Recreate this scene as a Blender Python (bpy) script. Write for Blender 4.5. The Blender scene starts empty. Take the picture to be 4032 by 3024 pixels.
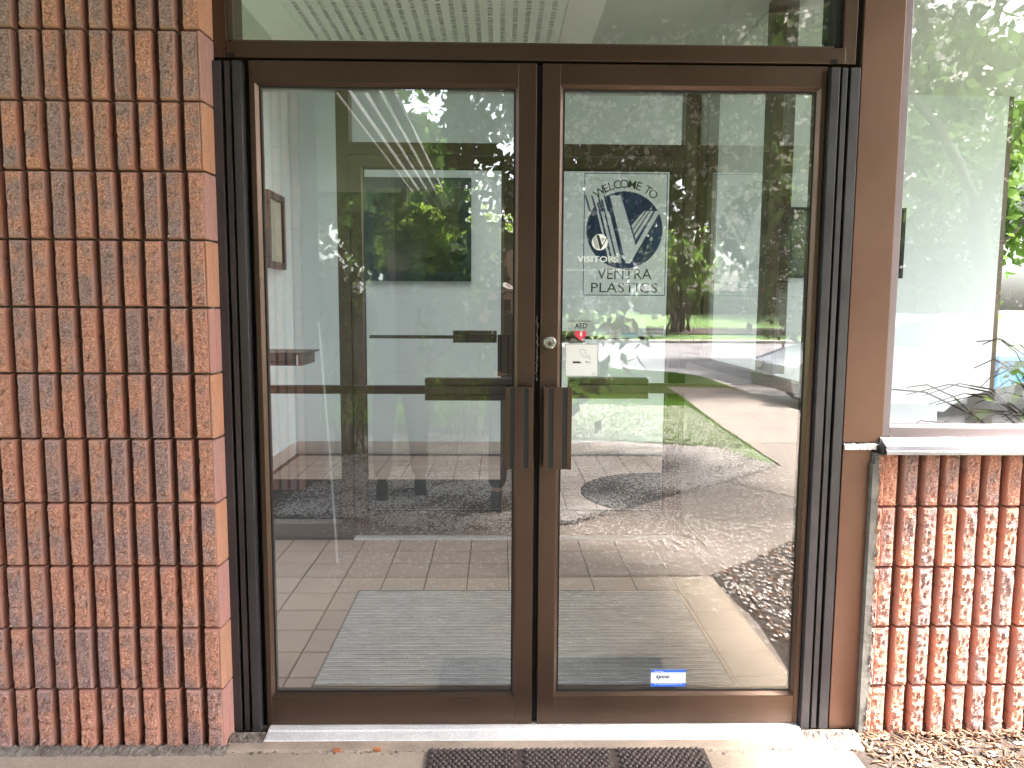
import bpy, math, random
import numpy as np
from mathutils import Vector, Matrix

random.seed(7)
RNG = np.random.default_rng(7)
SC = bpy.context.scene
COL = SC.collection

# ------------------------------------------------------------------ camera
CAM = (-0.1213, -2.3821, 1.3955)
yaw, pitch, roll = 0.0177, 0.1036, 0.0055
fwd = Vector((math.sin(yaw) * math.cos(pitch), math.cos(yaw) * math.cos(pitch), -math.sin(pitch)))
rgt0 = Vector((math.cos(yaw), -math.sin(yaw), 0))
up0 = rgt0.cross(fwd)
rgt = rgt0 * math.cos(roll) + up0 * math.sin(roll)
upv = up0 * math.cos(roll) - rgt0 * math.sin(roll)
cd = bpy.data.cameras.new("camera")
cd.sensor_width = 36
cd.lens = 26.786
cd.clip_start = 0.02
cd.clip_end = 2000
cam = bpy.data.objects.new("camera", cd)
M = Matrix((rgt, upv, -fwd)).transposed().to_4x4()
M.translation = Vector(CAM)
cam.matrix_world = M
COL.objects.link(cam)
SC.camera = cam

# ------------------------------------------------------------------ light
SUN_EL, SUN_AZ = math.radians(60), math.radians(111)     # azimuth from +Y towards +X
world = bpy.data.worlds.new("World")
SC.world = world
world.use_nodes = True
wn = world.node_tree
for n in list(wn.nodes):
    wn.nodes.remove(n)
wo = wn.nodes.new("ShaderNodeOutputWorld")
wb = wn.nodes.new("ShaderNodeBackground")
ws = wn.nodes.new("ShaderNodeTexSky")
ws.sky_type = 'NISHITA'
ws.sun_disc = False
ws.sun_elevation = SUN_EL
ws.sun_rotation = SUN_AZ
ws.air_density = 1.0
ws.dust_density = 6.0
ws.ozone_density = 0.6
wb.inputs[1].default_value = 0.15
wh = wn.nodes.new("ShaderNodeHueSaturation")          # thin high haze takes the blue out of the sky
wh.inputs["Saturation"].default_value = 0.45
wn.links.new(ws.outputs[0], wh.inputs["Color"])
wn.links.new(wh.outputs[0], wb.inputs[0])
wn.links.new(wb.outputs[0], wo.inputs[0])

sl = bpy.data.lights.new("sun", 'SUN')
sl.energy = 2.8
sl.angle = math.radians(7)
sl.color = (1.0, 0.95, 0.88)
sun = bpy.data.objects.new("sun", sl)
sd = Vector((math.sin(SUN_AZ) * math.cos(SUN_EL), math.cos(SUN_AZ) * math.cos(SUN_EL), math.sin(SUN_EL)))
sun.rotation_euler = sd.to_track_quat('Z', 'Y').to_euler()
sun.location = sd * 60
COL.objects.link(sun)

SC.view_settings.view_transform = 'Standard'
SC.view_settings.look = 'None'
SC.view_settings.gamma = 1
SC.view_settings.exposure = 3.6
SC.view_settings.use_curve_mapping = False
cy = SC.cycles
cy.max_bounces = 10
cy.diffuse_bounces = 5
cy.glossy_bounces = 5
cy.transmission_bounces = 4
cy.transparent_max_bounces = 24
cy.sample_clamp_indirect = 8
cy.caustics_reflective = False
cy.caustics_refractive = False
cy.use_denoising = True
try:
    cy.denoiser = 'OPENIMAGEDENOISE'
    cy.denoising_input_passes = 'RGB_ALBEDO_NORMAL'
except Exception:
    pass

# ------------------------------------------------------------------ materials
def srgb(r, g, b):
    f = lambda c: ((c / 255 + 0.055) / 1.055) ** 2.4 if c / 255 > 0.04045 else c / 255 / 12.92
    return (f(r), f(g), f(b))

def pm(name, base, rough=0.5, metal=0.0, var=0.0, vscale=4.0, bump=0.0, bscale=60.0, spec=0.5,
       speck=0.0, sscale=300.0, base2=None, rvar=0.0, stretch=None, objrand=0.0):
    m = bpy.data.materials.new(name)
    m.use_nodes = True
    nt = m.node_tree
    b = nt.nodes["Principled BSDF"]
    b.inputs["Base Color"].default_value = (*base, 1)
    b.inputs["Roughness"].default_value = rough
    b.inputs["Metallic"].default_value = metal
    b.inputs["Specular IOR Level"].default_value = spec
    L = nt.links.new
    tc = nt.nodes.new("ShaderNodeTexCoord")
    oi = nt.nodes.new("ShaderNodeObjectInfo")
    mul = nt.nodes.new("ShaderNodeMath"); mul.operation = 'MULTIPLY'; mul.inputs[1].default_value = 37.0
    L(oi.outputs["Random"], mul.inputs[0])
    add = nt.nodes.new("ShaderNodeVectorMath"); add.operation = 'ADD'
    L(tc.outputs["Object"], add.inputs[0]); L(mul.outputs[0], add.inputs[1])
    vec = add.outputs[0]
    if stretch:
        mp = nt.nodes.new("ShaderNodeMapping"); mp.inputs["Scale"].default_value = stretch
        L(vec, mp.inputs[0]); vec = mp.outputs[0]
    def noise(scale, detail=4, rgh=0.6):
        n = nt.nodes.new("ShaderNodeTexNoise")
        n.inputs["Scale"].default_value = scale
        n.inputs["Detail"].default_value = detail
        n.inputs["Roughness"].default_value = rgh
        L(vec, n.inputs["Vector"])
        return n.outputs["Fac"]
    def ramp(fac, lo, hi):
        r = nt.nodes.new("ShaderNodeMapRange")
        r.inputs["From Min"].default_value = lo; r.inputs["From Max"].default_value = hi
        L(fac, r.inputs["Value"])
        return r.outputs["Result"]
    colsock = None
    if var or base2:
        mx = nt.nodes.new("ShaderNodeMix"); mx.data_type = 'RGBA'
        a = tuple(max(0, c * (1 - var)) for c in base)
        c2 = base2 if base2 else tuple(min(1, c * (1 + var)) for c in base)
        mx.inputs[6].default_value = (*a, 1); mx.inputs[7].default_value = (*c2, 1)
        L(ramp(noise(vscale), 0.35, 0.65), mx.inputs[0])
        colsock = mx.outputs[2]
    if speck:
        mx = nt.nodes.new("ShaderNodeMix"); mx.data_type = 'RGBA'; mx.blend_type = 'MULTIPLY'
        mx.inputs[0].default_value = 1
        g = nt.nodes.new("ShaderNodeMapRange")
        g.inputs["From Min"].default_value = 0.3; g.inputs["From Max"].default_value = 0.7
        g.inputs["To Min"].default_value = 1 - speck; g.inputs["To Max"].default_value = 1 + speck
        L(noise(sscale, 2), g.inputs["Value"])
        if colsock: L(colsock, mx.inputs[6])
        else: mx.inputs[6].default_value = (*base, 1)
        L(g.outputs[0], mx.inputs[7]); colsock = mx.outputs[2]
    if objrand:
        mx = nt.nodes.new("ShaderNodeMix"); mx.data_type = 'RGBA'; mx.blend_type = 'MULTIPLY'
        mx.inputs[0].default_value = 1
        g = nt.nodes.new("ShaderNodeMapRange")
        g.inputs["To Min"].default_value = 1 - objrand; g.inputs["To Max"].default_value = 1 + objrand
        L(oi.outputs["Random"], g.inputs["Value"])
        if colsock: L(colsock, mx.inputs[6])
        else: mx.inputs[6].default_value = (*base, 1)
        L(g.outputs[0], mx.inputs[7]); colsock = mx.outputs[2]
    if colsock: L(colsock, b.inputs["Base Color"])
    if rvar:
        g = nt.nodes.new("ShaderNodeMapRange")
        g.inputs["From Min"].default_value = 0.3; g.inputs["From Max"].default_value = 0.7
        g.inputs["To Min"].default_value = rough - rvar; g.inputs["To Max"].default_value = rough + rvar
        L(noise(vscale * 2.3), g.inputs["Value"]); L(g.outputs[0], b.inputs["Roughness"])
    if bump:
        bp = nt.nodes.new("ShaderNodeBump")
        bp.inputs["Strength"].default_value = 1
        bp.inputs["Distance"].default_value = bump
        L(noise(bscale, 5), bp.inputs["Height"]); L(bp.outputs[0], b.inputs["Normal"])
    return m

def glass_mat(name, f0, tint):
    m = bpy.data.materials.new(name); m.use_nodes = True
    nt = m.node_tree; L = nt.links.new
    for n in list(nt.nodes): nt.nodes.remove(n)
    out = nt.nodes.new("ShaderNodeOutputMaterial")
    mix = nt.nodes.new("ShaderNodeMixShader")
    tr = nt.nodes.new("ShaderNodeBsdfTransparent"); tr.inputs[0].default_value = (*tint, 1)
    gl = nt.nodes.new("ShaderNodeBsdfGlossy"); gl.inputs["Roughness"].default_value = 0.0
    gl.inputs["Color"].default_value = (1, 1, 1, 1)
    lw = nt.nodes.new("ShaderNodeLayerWeight"); lw.inputs[0].default_value = 0.5
    pw = nt.nodes.new("ShaderNodeMath"); pw.operation = 'POWER'; pw.inputs[1].default_value = 5
    ma = nt.nodes.new("ShaderNodeMath"); ma.operation = 'MULTIPLY_ADD'
    ma.inputs[1].default_value = 1 - f0; ma.inputs[2].default_value = f0
    L(lw.outputs["Facing"], pw.inputs[0]); L(pw.outputs[0], ma.inputs[0]); L(ma.outputs[0], mix.inputs[0])
    L(tr.outputs[0], mix.inputs[1]); L(gl.outputs[0], mix.inputs[2]); L(mix.outputs[0], out.inputs[0])
    return m

def leaf_mat(name, c1, c2, trans=0.35):
    m = bpy.data.materials.new(name); m.use_nodes = True
    nt = m.node_tree; L = nt.links.new
    for n in list(nt.nodes): nt.nodes.remove(n)
    out = nt.nodes.new("ShaderNodeOutputMaterial")
    geo = nt.nodes.new("ShaderNodeNewGeometry")
    mx = nt.nodes.new("ShaderNodeMix"); mx.data_type = 'RGBA'
    mx.inputs[6].default_value = (*c1, 1); mx.inputs[7].default_value = (*c2, 1)
    L(geo.outputs["Random Per Island"], mx.inputs[0])
    d = nt.nodes.new("ShaderNodeBsdfDiffuse"); t = nt.nodes.new("ShaderNodeBsdfTranslucent")
    L(mx.outputs[2], d.inputs[0]); L(mx.outputs[2], t.inputs[0])
    ms = nt.nodes.new("ShaderNodeMixShader"); ms.inputs[0].default_value = trans
    L(d.outputs[0], ms.inputs[1]); L(t.outputs[0], ms.inputs[2]); L(ms.outputs[0], out.inputs[0])
    return m

def brick_mat(name, c_a, c_b, c_d, rough_face=True):
    """fired split-face block: blotches of terracotta and mauve, dark flecks, gritty relief"""
    m = bpy.data.materials.new(name); m.use_nodes = True
    nt = m.node_tree; L = nt.links.new
    b = nt.nodes["Principled BSDF"]
    b.inputs["Roughness"].default_value = 0.95
    b.inputs["Specular IOR Level"].default_value = 0.12
    tc = nt.nodes.new("ShaderNodeTexCoord"); oi = nt.nodes.new("ShaderNodeObjectInfo")
    mul = nt.nodes.new("ShaderNodeMath"); mul.operation = 'MULTIPLY'; mul.inputs[1].default_value = 53.0
    L(oi.outputs["Random"], mul.inputs[0])
    add = nt.nodes.new("ShaderNodeVectorMath"); add.operation = 'ADD'
    L(tc.outputs["Object"], add.inputs[0]); L(mul.outputs[0], add.inputs[1])
    def noise(scale, detail, rg=0.6):
        n = nt.nodes.new("ShaderNodeTexNoise"); n.inputs["Scale"].default_value = scale
        n.inputs["Detail"].default_value = detail; n.inputs["Roughness"].default_value = rg
        L(add.outputs[0], n.inputs["Vector"]); return n.outputs["Fac"]
    def mr(s, a, bb, c=0.0, d=1.0):
        r = nt.nodes.new("ShaderNodeMapRange")
        for k, v in zip(("From Min", "From Max", "To Min", "To Max"), (a, bb, c, d)): r.inputs[k].default_value = v
        L(s, r.inputs["Value"]); return r.outputs[0]
    def mix(f, a, bb, mode='MIX'):
        x = nt.nodes.new("ShaderNodeMix"); x.data_type = 'RGBA'; x.blend_type = mode
        if isinstance(f, float): x.inputs[0].default_value = f
        else: L(f, x.inputs[0])
        for i, v in ((6, a), (7, bb)):
            if isinstance(v, tuple): x.inputs[i].default_value = (*v, 1)
            else: L(v, x.inputs[i])
        return x.outputs[2]
    big = noise(11.0, 3)
    rnd = mr(oi.outputs["Random"], 0, 1, -0.13, 0.13)
    sh = nt.nodes.new("ShaderNodeMath"); sh.operation = 'ADD'; L(big, sh.inputs[0]); L(rnd, sh.inputs[1])
    c = mix(mr(sh.outputs[0], 0.40, 0.60), c_a, c_b)
    if rough_face:
        dk = noise(34.0, 4, 0.7)
        c = mix(mr(dk, 0.58, 0.80), c, c_d)
        wh = noise(150.0, 2)
        c = mix(mr(wh, 0.66, 0.74), c, tuple(min(0.75, 0.28 + v * 1.2) for v in c_a))
    grit = noise(190.0, 3)
    c = mix(1.0, c, mr(grit, 0.3, 0.7, 0.48 if rough_face else 0.86, 1.52 if rough_face else 1.12), 'MULTIPLY')
    L(c, b.inputs["Base Color"])
    bp = nt.nodes.new("ShaderNodeBump"); bp.inputs["Distance"].default_value = 0.0055 if rough_face else 0.0012
    hh = nt.nodes.new("ShaderNodeMath"); hh.operation = 'ADD'
    L(noise(85.0, 4), hh.inputs[0]); L(grit, hh.inputs[1])
    L(hh.outputs[0], bp.inputs["Height"]); L(bp.outputs[0], b.inputs["Normal"])
    return m

TC = (0.58, 0.285, 0.205); MV = (0.37, 0.24, 0.222); DKB = (0.06, 0.04, 0.036)
M_BRICK = brick_mat("split_brick", TC, MV, DKB)
M_BSIDE = brick_mat("brick_side", (0.53, 0.26, 0.195), (0.45, 0.27, 0.235), DKB, False)
M_BORANGE = brick_mat("brick_end_orange", (0.52, 0.255, 0.165), (0.48, 0.25, 0.17), DKB, False)
M_BPINK = brick_mat("brick_end_pink", (0.46, 0.235, 0.20), (0.42, 0.235, 0.21), DKB, False)
M_GROOVE_SHADE = pm("groove_shade", (0.115, 0.055, 0.040), 0.9, var=0.25, vscale=9, bump=0.002, bscale=120, speck=0.2)  # block web coloured darker than the ribs, groove shade put into the colour
M_MORTAR = pm("mortar", (0.13, 0.10, 0.085), 0.95, base2=(0.24, 0.215, 0.185), vscale=22, bump=0.006, bscale=60, speck=0.35, sscale=150)
M_BRONZE = pm("bronze_aluminium", (0.094, 0.058, 0.041), 0.36, 0.65, var=0.10, vscale=2.0, rvar=0.06, bump=0.00025, bscale=90, speck=0.05, sscale=500)
M_BRONZE_LIT = pm("lit_bronze", (0.180, 0.098, 0.070), 0.38, 0.6, var=0.10, vscale=2.0, rvar=0.06, bump=0.00025, bscale=90, speck=0.05, sscale=500)  # same bronze as the frame, lightened to paint in the column's brighter light
M_BRONZE_D = pm("dark_bronze_aluminium", (0.115, 0.083, 0.062), 0.40, 0.30, var=0.15, vscale=2.5, rvar=0.08, bump=0.0002, bscale=90)
M_FIN = pm("charcoal_strip", (0.068, 0.063, 0.069), 0.40, 0.4, var=0.22, vscale=3, rvar=0.08, bump=0.0003, bscale=60)
M_BLACK = pm("black_rubber", (0.012, 0.011, 0.011), 0.7, speck=0.2)
M_CAVITY_SHADE = pm("cavity_shade", (0.006, 0.005, 0.005), 0.9)  # near-black colour standing in for the shade inside slots, recesses and gaps
M_ALU = pm("mill_aluminium", (0.86, 0.84, 0.84), 0.4, 0.35, var=0.08, vscale=6, rvar=0.1, speck=0.12, sscale=160)
M_SILL = pm("sill_flashing", (0.34, 0.32, 0.35), 0.35, 0.6, var=0.15, vscale=5, rvar=0.1)
M_PURPLE = pm("window_trim", (0.25, 0.20, 0.215), 0.4, 0.4, var=0.08, vscale=3)
M_CHROME = pm("satin_chrome", (0.75, 0.73, 0.72), 0.22, 1.0)
M_HGREEN = pm("handle_groove", (0.022, 0.026, 0.026), 0.4, 0.2)
M_GLASS = glass_mat("door_glass", 0.125, (0.975, 0.985, 0.98))
M_GLASS_IN = glass_mat("inner_glass", 0.035, (0.985, 0.99, 0.988))
M_GLASS_WIN = glass_mat("window_glass", 0.125, (0.98, 0.99, 0.99))
M_FROST = bpy.data.materials.new("frosted_glazing"); M_FROST.use_nodes = True
_n = M_FROST.node_tree; _n.nodes.remove(_n.nodes["Principled BSDF"])
_t = _n.nodes.new("ShaderNodeBsdfTranslucent"); _t.inputs[0].default_value = (0.75, 0.77, 0.77, 1)
_n.links.new(_t.outputs[0], _n.nodes["Material Output"].inputs[0])
M_PICGLASS = pm("picture_glass", (0.02, 0.03, 0.028), 0.03, spec=0.9)
M_CAULK = pm("caulk", (0.16, 0.15, 0.135), 0.9, var=0.3, vscale=14, bump=0.003, bscale=50)
M_CAULKW = pm("white_caulk", (0.78, 0.76, 0.76), 0.7, var=0.12, vscale=20, bump=0.003, bscale=60)
M_CONC = pm("concrete", (0.33, 0.255, 0.20), 0.9, var=0.22, vscale=6, bump=0.003, bscale=90, speck=0.18, sscale=220)
M_WALK = pm("walk_concrete", (0.205, 0.165, 0.14), 0.9, var=0.14, vscale=1.6, bump=0.003, bscale=80, speck=0.14, sscale=150)
M_KERB = pm("kerb_concrete", (0.30, 0.27, 0.24), 0.9, var=0.15, vscale=3, bump=0.004, bscale=40)
M_ROAD = pm("asphalt", (0.15, 0.14, 0.145), 0.85, var=0.3, vscale=0.8, bump=0.004, bscale=150, speck=0.35, sscale=120)
M_SOIL = pm("mulch_soil", (0.045, 0.032, 0.025), 0.95, var=0.4, vscale=20, bump=0.012, bscale=60)
M_CHIP = pm("mulch_chip", (0.20, 0.125, 0.08), 0.85, base2=(0.46, 0.33, 0.22), vscale=9, speck=0.25)
M_LAWN = pm("lawn_ground", (0.08, 0.15, 0.03), 0.95, var=0.4, vscale=3.0, bump=0.02, bscale=30, speck=0.4, sscale=60)
M_GROUND = pm("far_ground", (0.10, 0.12, 0.06), 0.95, var=0.3, vscale=0.2)
M_IWALL = pm("interior_paint", (0.70, 0.76, 0.79), 0.75, var=0.025, vscale=2, bump=0.0006, bscale=160)
M_CEIL = pm("ceiling_paint", (0.60, 0.63, 0.63), 0.85, var=0.03, vscale=3)
M_WHITE = pm("white_enamel", (0.90, 0.92, 0.92), 0.5, var=0.03)
M_LOUVRE = pm("louvre_plastic", (0.84, 0.87, 0.87), 0.45)
M_TILE = pm("floor_tile", (0.36, 0.265, 0.215), 0.42, var=0.07, vscale=5, speck=0.10, sscale=260, objrand=0.05, bump=0.0005, bscale=120)
M_GROUT = pm("tile_grout", (0.10, 0.08, 0.07), 0.95, speck=0.2)
M_BASETILE = pm("base_tile", (0.50, 0.43, 0.385), 0.5, var=0.06, speck=0.1, objrand=0.05)
M_CARPET = pm("grey_carpet", (0.37, 0.345, 0.335), 0.95, var=0.16, vscale=7, bump=0.004, bscale=260, speck=0.30, sscale=330)
M_RAIL = pm("tread_rail", (0.66, 0.66, 0.67), 0.4, 0.5, var=0.3, vscale=18, speck=0.25, sscale=200)
M_BLACKMAT = pm("black_carpet", (0.016, 0.016, 0.018), 0.95, bump=0.004, bscale=250, speck=0.5, sscale=200)
M_RUBBER = pm("brown_rubber", (0.062, 0.044, 0.040), 0.62, var=0.2, vscale=8, speck=0.15)
M_TEAL = pm("teal_frame", (0.018, 0.036, 0.045), 0.35)
M_WOODF = pm("walnut_frame", (0.075, 0.045, 0.035), 0.45, var=0.25, vscale=12)
M_CREAM = pm("cream_print", (0.55, 0.53, 0.42), 0.6, base2=(0.42, 0.42, 0.34), vscale=6)
M_MATB = pm("mount_board", (0.35, 0.33, 0.29), 0.7)
M_ART = pm("dim_print", (0.035, 0.05, 0.035), 0.05, base2=(0.09, 0.10, 0.05), vscale=3, spec=0.8)
M_NAVY = pm("navy_vinyl", (0.020, 0.045, 0.145), 0.5)
M_INK = pm("dark_vinyl", (0.020, 0.028, 0.022), 0.5)
M_WVINYL = pm("white_vinyl", (0.88, 0.90, 0.90), 0.6)
M_STWHITE = pm("sticker_white", (0.82, 0.82, 0.82), 0.5)
M_STCLEAR = glass_mat("sticker_clear", 0.02, (0.985, 0.97, 0.97))
M_STRED = pm("sticker_red", (0.75, 0.06, 0.10), 0.5)
M_STBLUE = pm("sticker_blue", (0.015, 0.13, 0.72), 0.5)
M_STINK = pm("sticker_ink", (0.03, 0.03, 0.035), 0.5)
M_STLBLUE = pm("poster_pale_blue", (0.45, 0.60, 0.80), 0.6)
M_GREYINK = pm("poster_grey", (0.25, 0.25, 0.28), 0.6)
M_SOFFIT = pm("soffit_board", (0.095, 0.085, 0.078), 0.7, var=0.12, vscale=3, objrand=0.06)
M_FASCIA = pm("fascia_metal", (0.14, 0.115, 0.10), 0.5, 0.2, var=0.1)
M_BARK = pm("bark", (0.075, 0.058, 0.047), 0.95, var=0.4, vscale=9, bump=0.012, bscale=30)
M_STEM = pm("shrub_stem", (0.055, 0.042, 0.033), 0.95, var=0.3, vscale=9)
M_LEAF_DK = leaf_mat("crab_leaf", (0.030, 0.055, 0.018), (0.085, 0.135, 0.035), 0.45)
M_LEAF_MD = leaf_mat("tree_leaf", (0.035, 0.070, 0.020), (0.10, 0.16, 0.045), 0.4)
M_LEAF_LT = leaf_mat("spring_leaf", (0.08, 0.15, 0.03), (0.20, 0.30, 0.06), 0.45)
M_LEAF_SUN = leaf_mat("sunny_leaf", (0.14, 0.24, 0.03), (0.30, 0.42, 0.06), 0.5)  # lighter leaf copy, sunlight put into its colour
M_LEAF_BL = leaf_mat("bluish_leaf", (0.03, 0.055, 0.028), (0.075, 0.11, 0.055), 0.3)
M_BLOSSOM = leaf_mat("blossom", (0.66, 0.60, 0.58), (0.80, 0.77, 0.74), 0.3)
M_PETAL = leaf_mat("petal", (0.62, 0.56, 0.53), (0.80, 0.76, 0.73), 0.15)
M_GRASSB = leaf_mat("grass_blade", (0.085, 0.17, 0.022), (0.17, 0.30, 0.04), 0.35)
M_RED = pm("red_paint", (0.55, 0.03, 0.04), 0.25, spec=0.6)
M_SILVER = pm("silver_paint", (0.50, 0.50, 0.51), 0.28, 0.55)
M_CARGLASS = pm("car_glass", (0.02, 0.025, 0.03), 0.05, spec=0.8)
M_TYRE = pm("tyre", (0.018, 0.018, 0.018), 0.8)
M_LAMP = pm("lamp_lens", (0.75, 0.75, 0.75), 0.1)
M_TAIL = pm("tail_lens", (0.5, 0.03, 0.03), 0.15)
M_BLDG = pm("white_cladding", (0.78, 0.78, 0.80), 0.6, var=0.04, vscale=0.6)
M_SKIN = pm("skin", (0.48, 0.28, 0.20), 0.55, var=0.06, vscale=14)
M_HAIR = pm("hair", (0.035, 0.024, 0.018), 0.6, bump=0.003, bscale=120)
M_DENIM = pm("dark_denim", (0.030, 0.034, 0.050), 0.9, var=0.2, vscale=9, bump=0.003, bscale=200)
M_SHIRT = pm("charcoal_shirt", (0.050, 0.048, 0.052), 0.9, var=0.2, vscale=5, bump=0.003, bscale=25)
M_JACKET = pm("black_jacket", (0.028, 0.028, 0.032), 0.85, var=0.2, vscale=5, bump=0.003, bscale=25)
M_SHOE = pm("dark_shoe", (0.03, 0.026, 0.024), 0.6)
M_PHONE = pm("phone_black", (0.012, 0.012, 0.014), 0.2)
M_STONE = pm("tan_stone", (0.42, 0.32, 0.26), 0.85, base2=(0.28, 0.19, 0.15), vscale=7, bump=0.01, bscale=20)
M_BIN = pm("blue_plastic", (0.03, 0.13, 0.32), 0.5, var=0.08)
M_CHIPBR = pm("brick_chip_orange", (0.45, 0.16, 0.07), 0.85)
M_PILE = pm("grey_fluff", (0.42, 0.40, 0.38), 0.95, var=0.3, vscale=40)
M_STAKE = pm("white_stake", (0.80, 0.80, 0.80), 0.5)
M_WIRE = pm("galvanised_wire", (0.40, 0.40, 0.42), 0.5, 0.4)
M_TUB = pm("grey_upholstery", (0.52, 0.50, 0.52), 0.9, bump=0.002, bscale=200)
M_CHAIRW = pm("white_chair_shell", (0.80, 0.80, 0.80), 0.4)

# ------------------------------------------------------------------ mesh helpers
class MB:
    def __init__(s):
        s.v, s.f, s.m = [], [], []
    def quad(s, a, b, c, d, mi=0):
        i = len(s.v); s.v += [a, b, c, d]; s.f.append((i, i + 1, i + 2, i + 3)); s.m.append(mi); return s
    def poly(s, pts, mi=0):
        i = len(s.v); s.v += list(pts); s.f.append(tuple(range(i, i + len(pts)))); s.m.append(mi); return s
    def box(s, x0, x1, y0, y1, z0, z1, mi=0):
        i = len(s.v)
        s.v += [(x0, y0, z0), (x1, y0, z0), (x1, y1, z0), (x0, y1, z0), (x0, y0, z1), (x1, y0, z1), (x1, y1, z1), (x0, y1, z1)]
        for q in ((0, 3, 2, 1), (4, 5, 6, 7), (0, 1, 5, 4), (1, 2, 6, 5), (2, 3, 7, 6), (3, 0, 4, 7)):
            s.f.append(tuple(i + k for k in q)); s.m.append(mi)
        return s
    def prism(s, pts, axis, a, b, mi=0):
        """extrude 2D polygon along axis 'x','y' or 'z'"""
        def P(p, t):
            return (t, p[0], p[1]) if axis == 'x' else (p[0], t, p[1]) if axis == 'y' else (p[0], p[1], t)
        i = len(s.v); n = len(pts)
        s.v += [P(p, a) for p in pts] + [P(p, b) for p in pts]
        s.f.append(tuple(range(i + n - 1, i - 1, -1))); s.m.append(mi)
        s.f.append(tuple(range(i + n, i + 2 * n))); s.m.append(mi)
        for k in range(n):
            k2 = (k + 1) % n
            s.f.append((i + k, i + k2, i + n + k2, i + n + k)); s.m.append(mi)
        return s
    def tube(s, pts, radii, n=6, mi=0, cap=True):
        rings = []
        for k, p in enumerate(pts):
            p = Vector(p)
            if k == 0: d = Vector(pts[1]) - p
            elif k == len(pts) - 1: d = p - Vector(pts[k - 1])
            else: d = Vector(pts[k + 1]) - Vector(pts[k - 1])
            d.normalize()
            a = d.cross(Vector((0, 0, 1)) if abs(d.z) < 0.9 else Vector((1, 0, 0))).normalized()
            b = d.cross(a)
            r = radii[k] if hasattr(radii, '__len__') else radii
            i = len(s.v)
            s.v += [tuple(p + (a * math.cos(t) + b * math.sin(t)) * r) for t in [2 * math.pi * j / n for j in range(n)]]
            rings.append(i)
        for k in range(len(rings) - 1):
            for j in range(n):
                s.f.append((rings[k] + j, rings[k] + (j + 1) % n, rings[k + 1] + (j + 1) % n, rings[k + 1] + j)); s.m.append(mi)
        if cap:
            s.f.append(tuple(rings[0] + j for j in range(n - 1, -1, -1))); s.m.append(mi)
            s.f.append(tuple(rings[-1] + j for j in range(n))); s.m.append(mi)
        return s
    def lathe(s, prof, c, axis='y', n=28, mi=0):
        """prof: (radius, offset along axis)"""
        rings = []
        for r, t in prof:
            i = len(s.v)
            for j in range(n):
                a = 2 * math.pi * j / n
                u, w = r * math.cos(a), r * math.sin(a)
                s.v.append((c[0] + u, c[1] + t, c[2] + w) if axis == 'y' else (c[0] + t, c[1] + u, c[2] + w) if axis == 'x' else (c[0] + u, c[1] + w, c[2] + t))
            rings.append(i)
        for k in range(len(rings) - 1):
            for j in range(n):
                s.f.append((rings[k] + j, rings[k] + (j + 1) % n, rings[k + 1] + (j + 1) % n, rings[k + 1] + j)); s.m.append(mi)
        s.f.append(tuple(rings[0] + j for j in range(n))); s.m.append(mi)
        s.f.append(tuple(rings[-1] + j for j in range(n))); s.m.append(mi)
        return s
    def mesh(s, name, mats, smooth=False):
        me = bpy.data.meshes.new(name)
        me.from_pydata([tuple(v) for v in s.v], [], s.f)
        for m in (mats if isinstance(mats, (list, tuple)) else [mats]): me.materials.append(m)
        if len(set(s.m)) > 1:
            me.polygons.foreach_set("material_index", s.m)
        if smooth: me.polygons.foreach_set("use_smooth", [True] * len(me.polygons))
        me.update()
        return me
    def obj(s, name, mats, parent=None, smooth=False, bevel=0.0):
        o = bpy.data.objects.new(name, s.mesh(name, mats, smooth))
        COL.objects.link(o)
        if parent: o.parent = parent
        if bevel:
            b = o.modifiers.new("bevel", 'BEVEL'); b.width = bevel; b.segments = 2; b.limit_method = 'ANGLE'; b.angle_limit = 0.6
            b.harden_normals = False
        return o

def box_obj(name, mats, x0, x1, y0, y1, z0, z1, parent=None, bevel=0.0):
    return MB().box(x0, x1, y0, y1, z0, z1).obj(name, mats, parent, bevel=bevel)

def np_mesh(name, verts, faces, mats, mi=None, smooth=False):
    """verts (N,3), faces (M,k) all the same size"""
    me = bpy.data.meshes.new(name)
    k = faces.shape[1]
    me.vertices.add(len(verts)); me.vertices.foreach_set("co", np.ascontiguousarray(verts, dtype=np.float32).ravel())
    me.loops.add(faces.size); me.loops.foreach_set("vertex_index", np.ascontiguousarray(faces, dtype=np.int32).ravel())
    me.polygons.add(len(faces))
    me.polygons.foreach_set("loop_start", np.arange(0, faces.size, k, dtype=np.int32))
    for m in (mats if isinstance(mats, (list, tuple)) else [mats]): me.materials.append(m)
    if mi is not None: me.polygons.foreach_set("material_index", np.asarray(mi, dtype=np.int32))
    if smooth: me.polygons.foreach_set("use_smooth", np.ones(len(faces), dtype=bool))
    me.update(calc_edges=True)
    me.validate()
    return me

def link(name, me, parent=None, loc=None):
    o = bpy.data.objects.new(name, me); COL.objects.link(o)
    if parent: o.parent = parent
    if loc is not None: o.location = loc
    return o

def tag(o, label=None, cat=None, group=None, kind=None):
    if label: o["label"] = label
    if cat: o["category"] = cat
    if group: o["group"] = group
    if kind: o["kind"] = kind
    return o

def thing(name, label, cat, loc=(0, 0, 0), group=None):
    o = bpy.data.objects.new(name, None); COL.objects.link(o)
    o.empty_display_size = 0.1
    o.location = loc
    return tag(o, label, cat, group)

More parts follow.
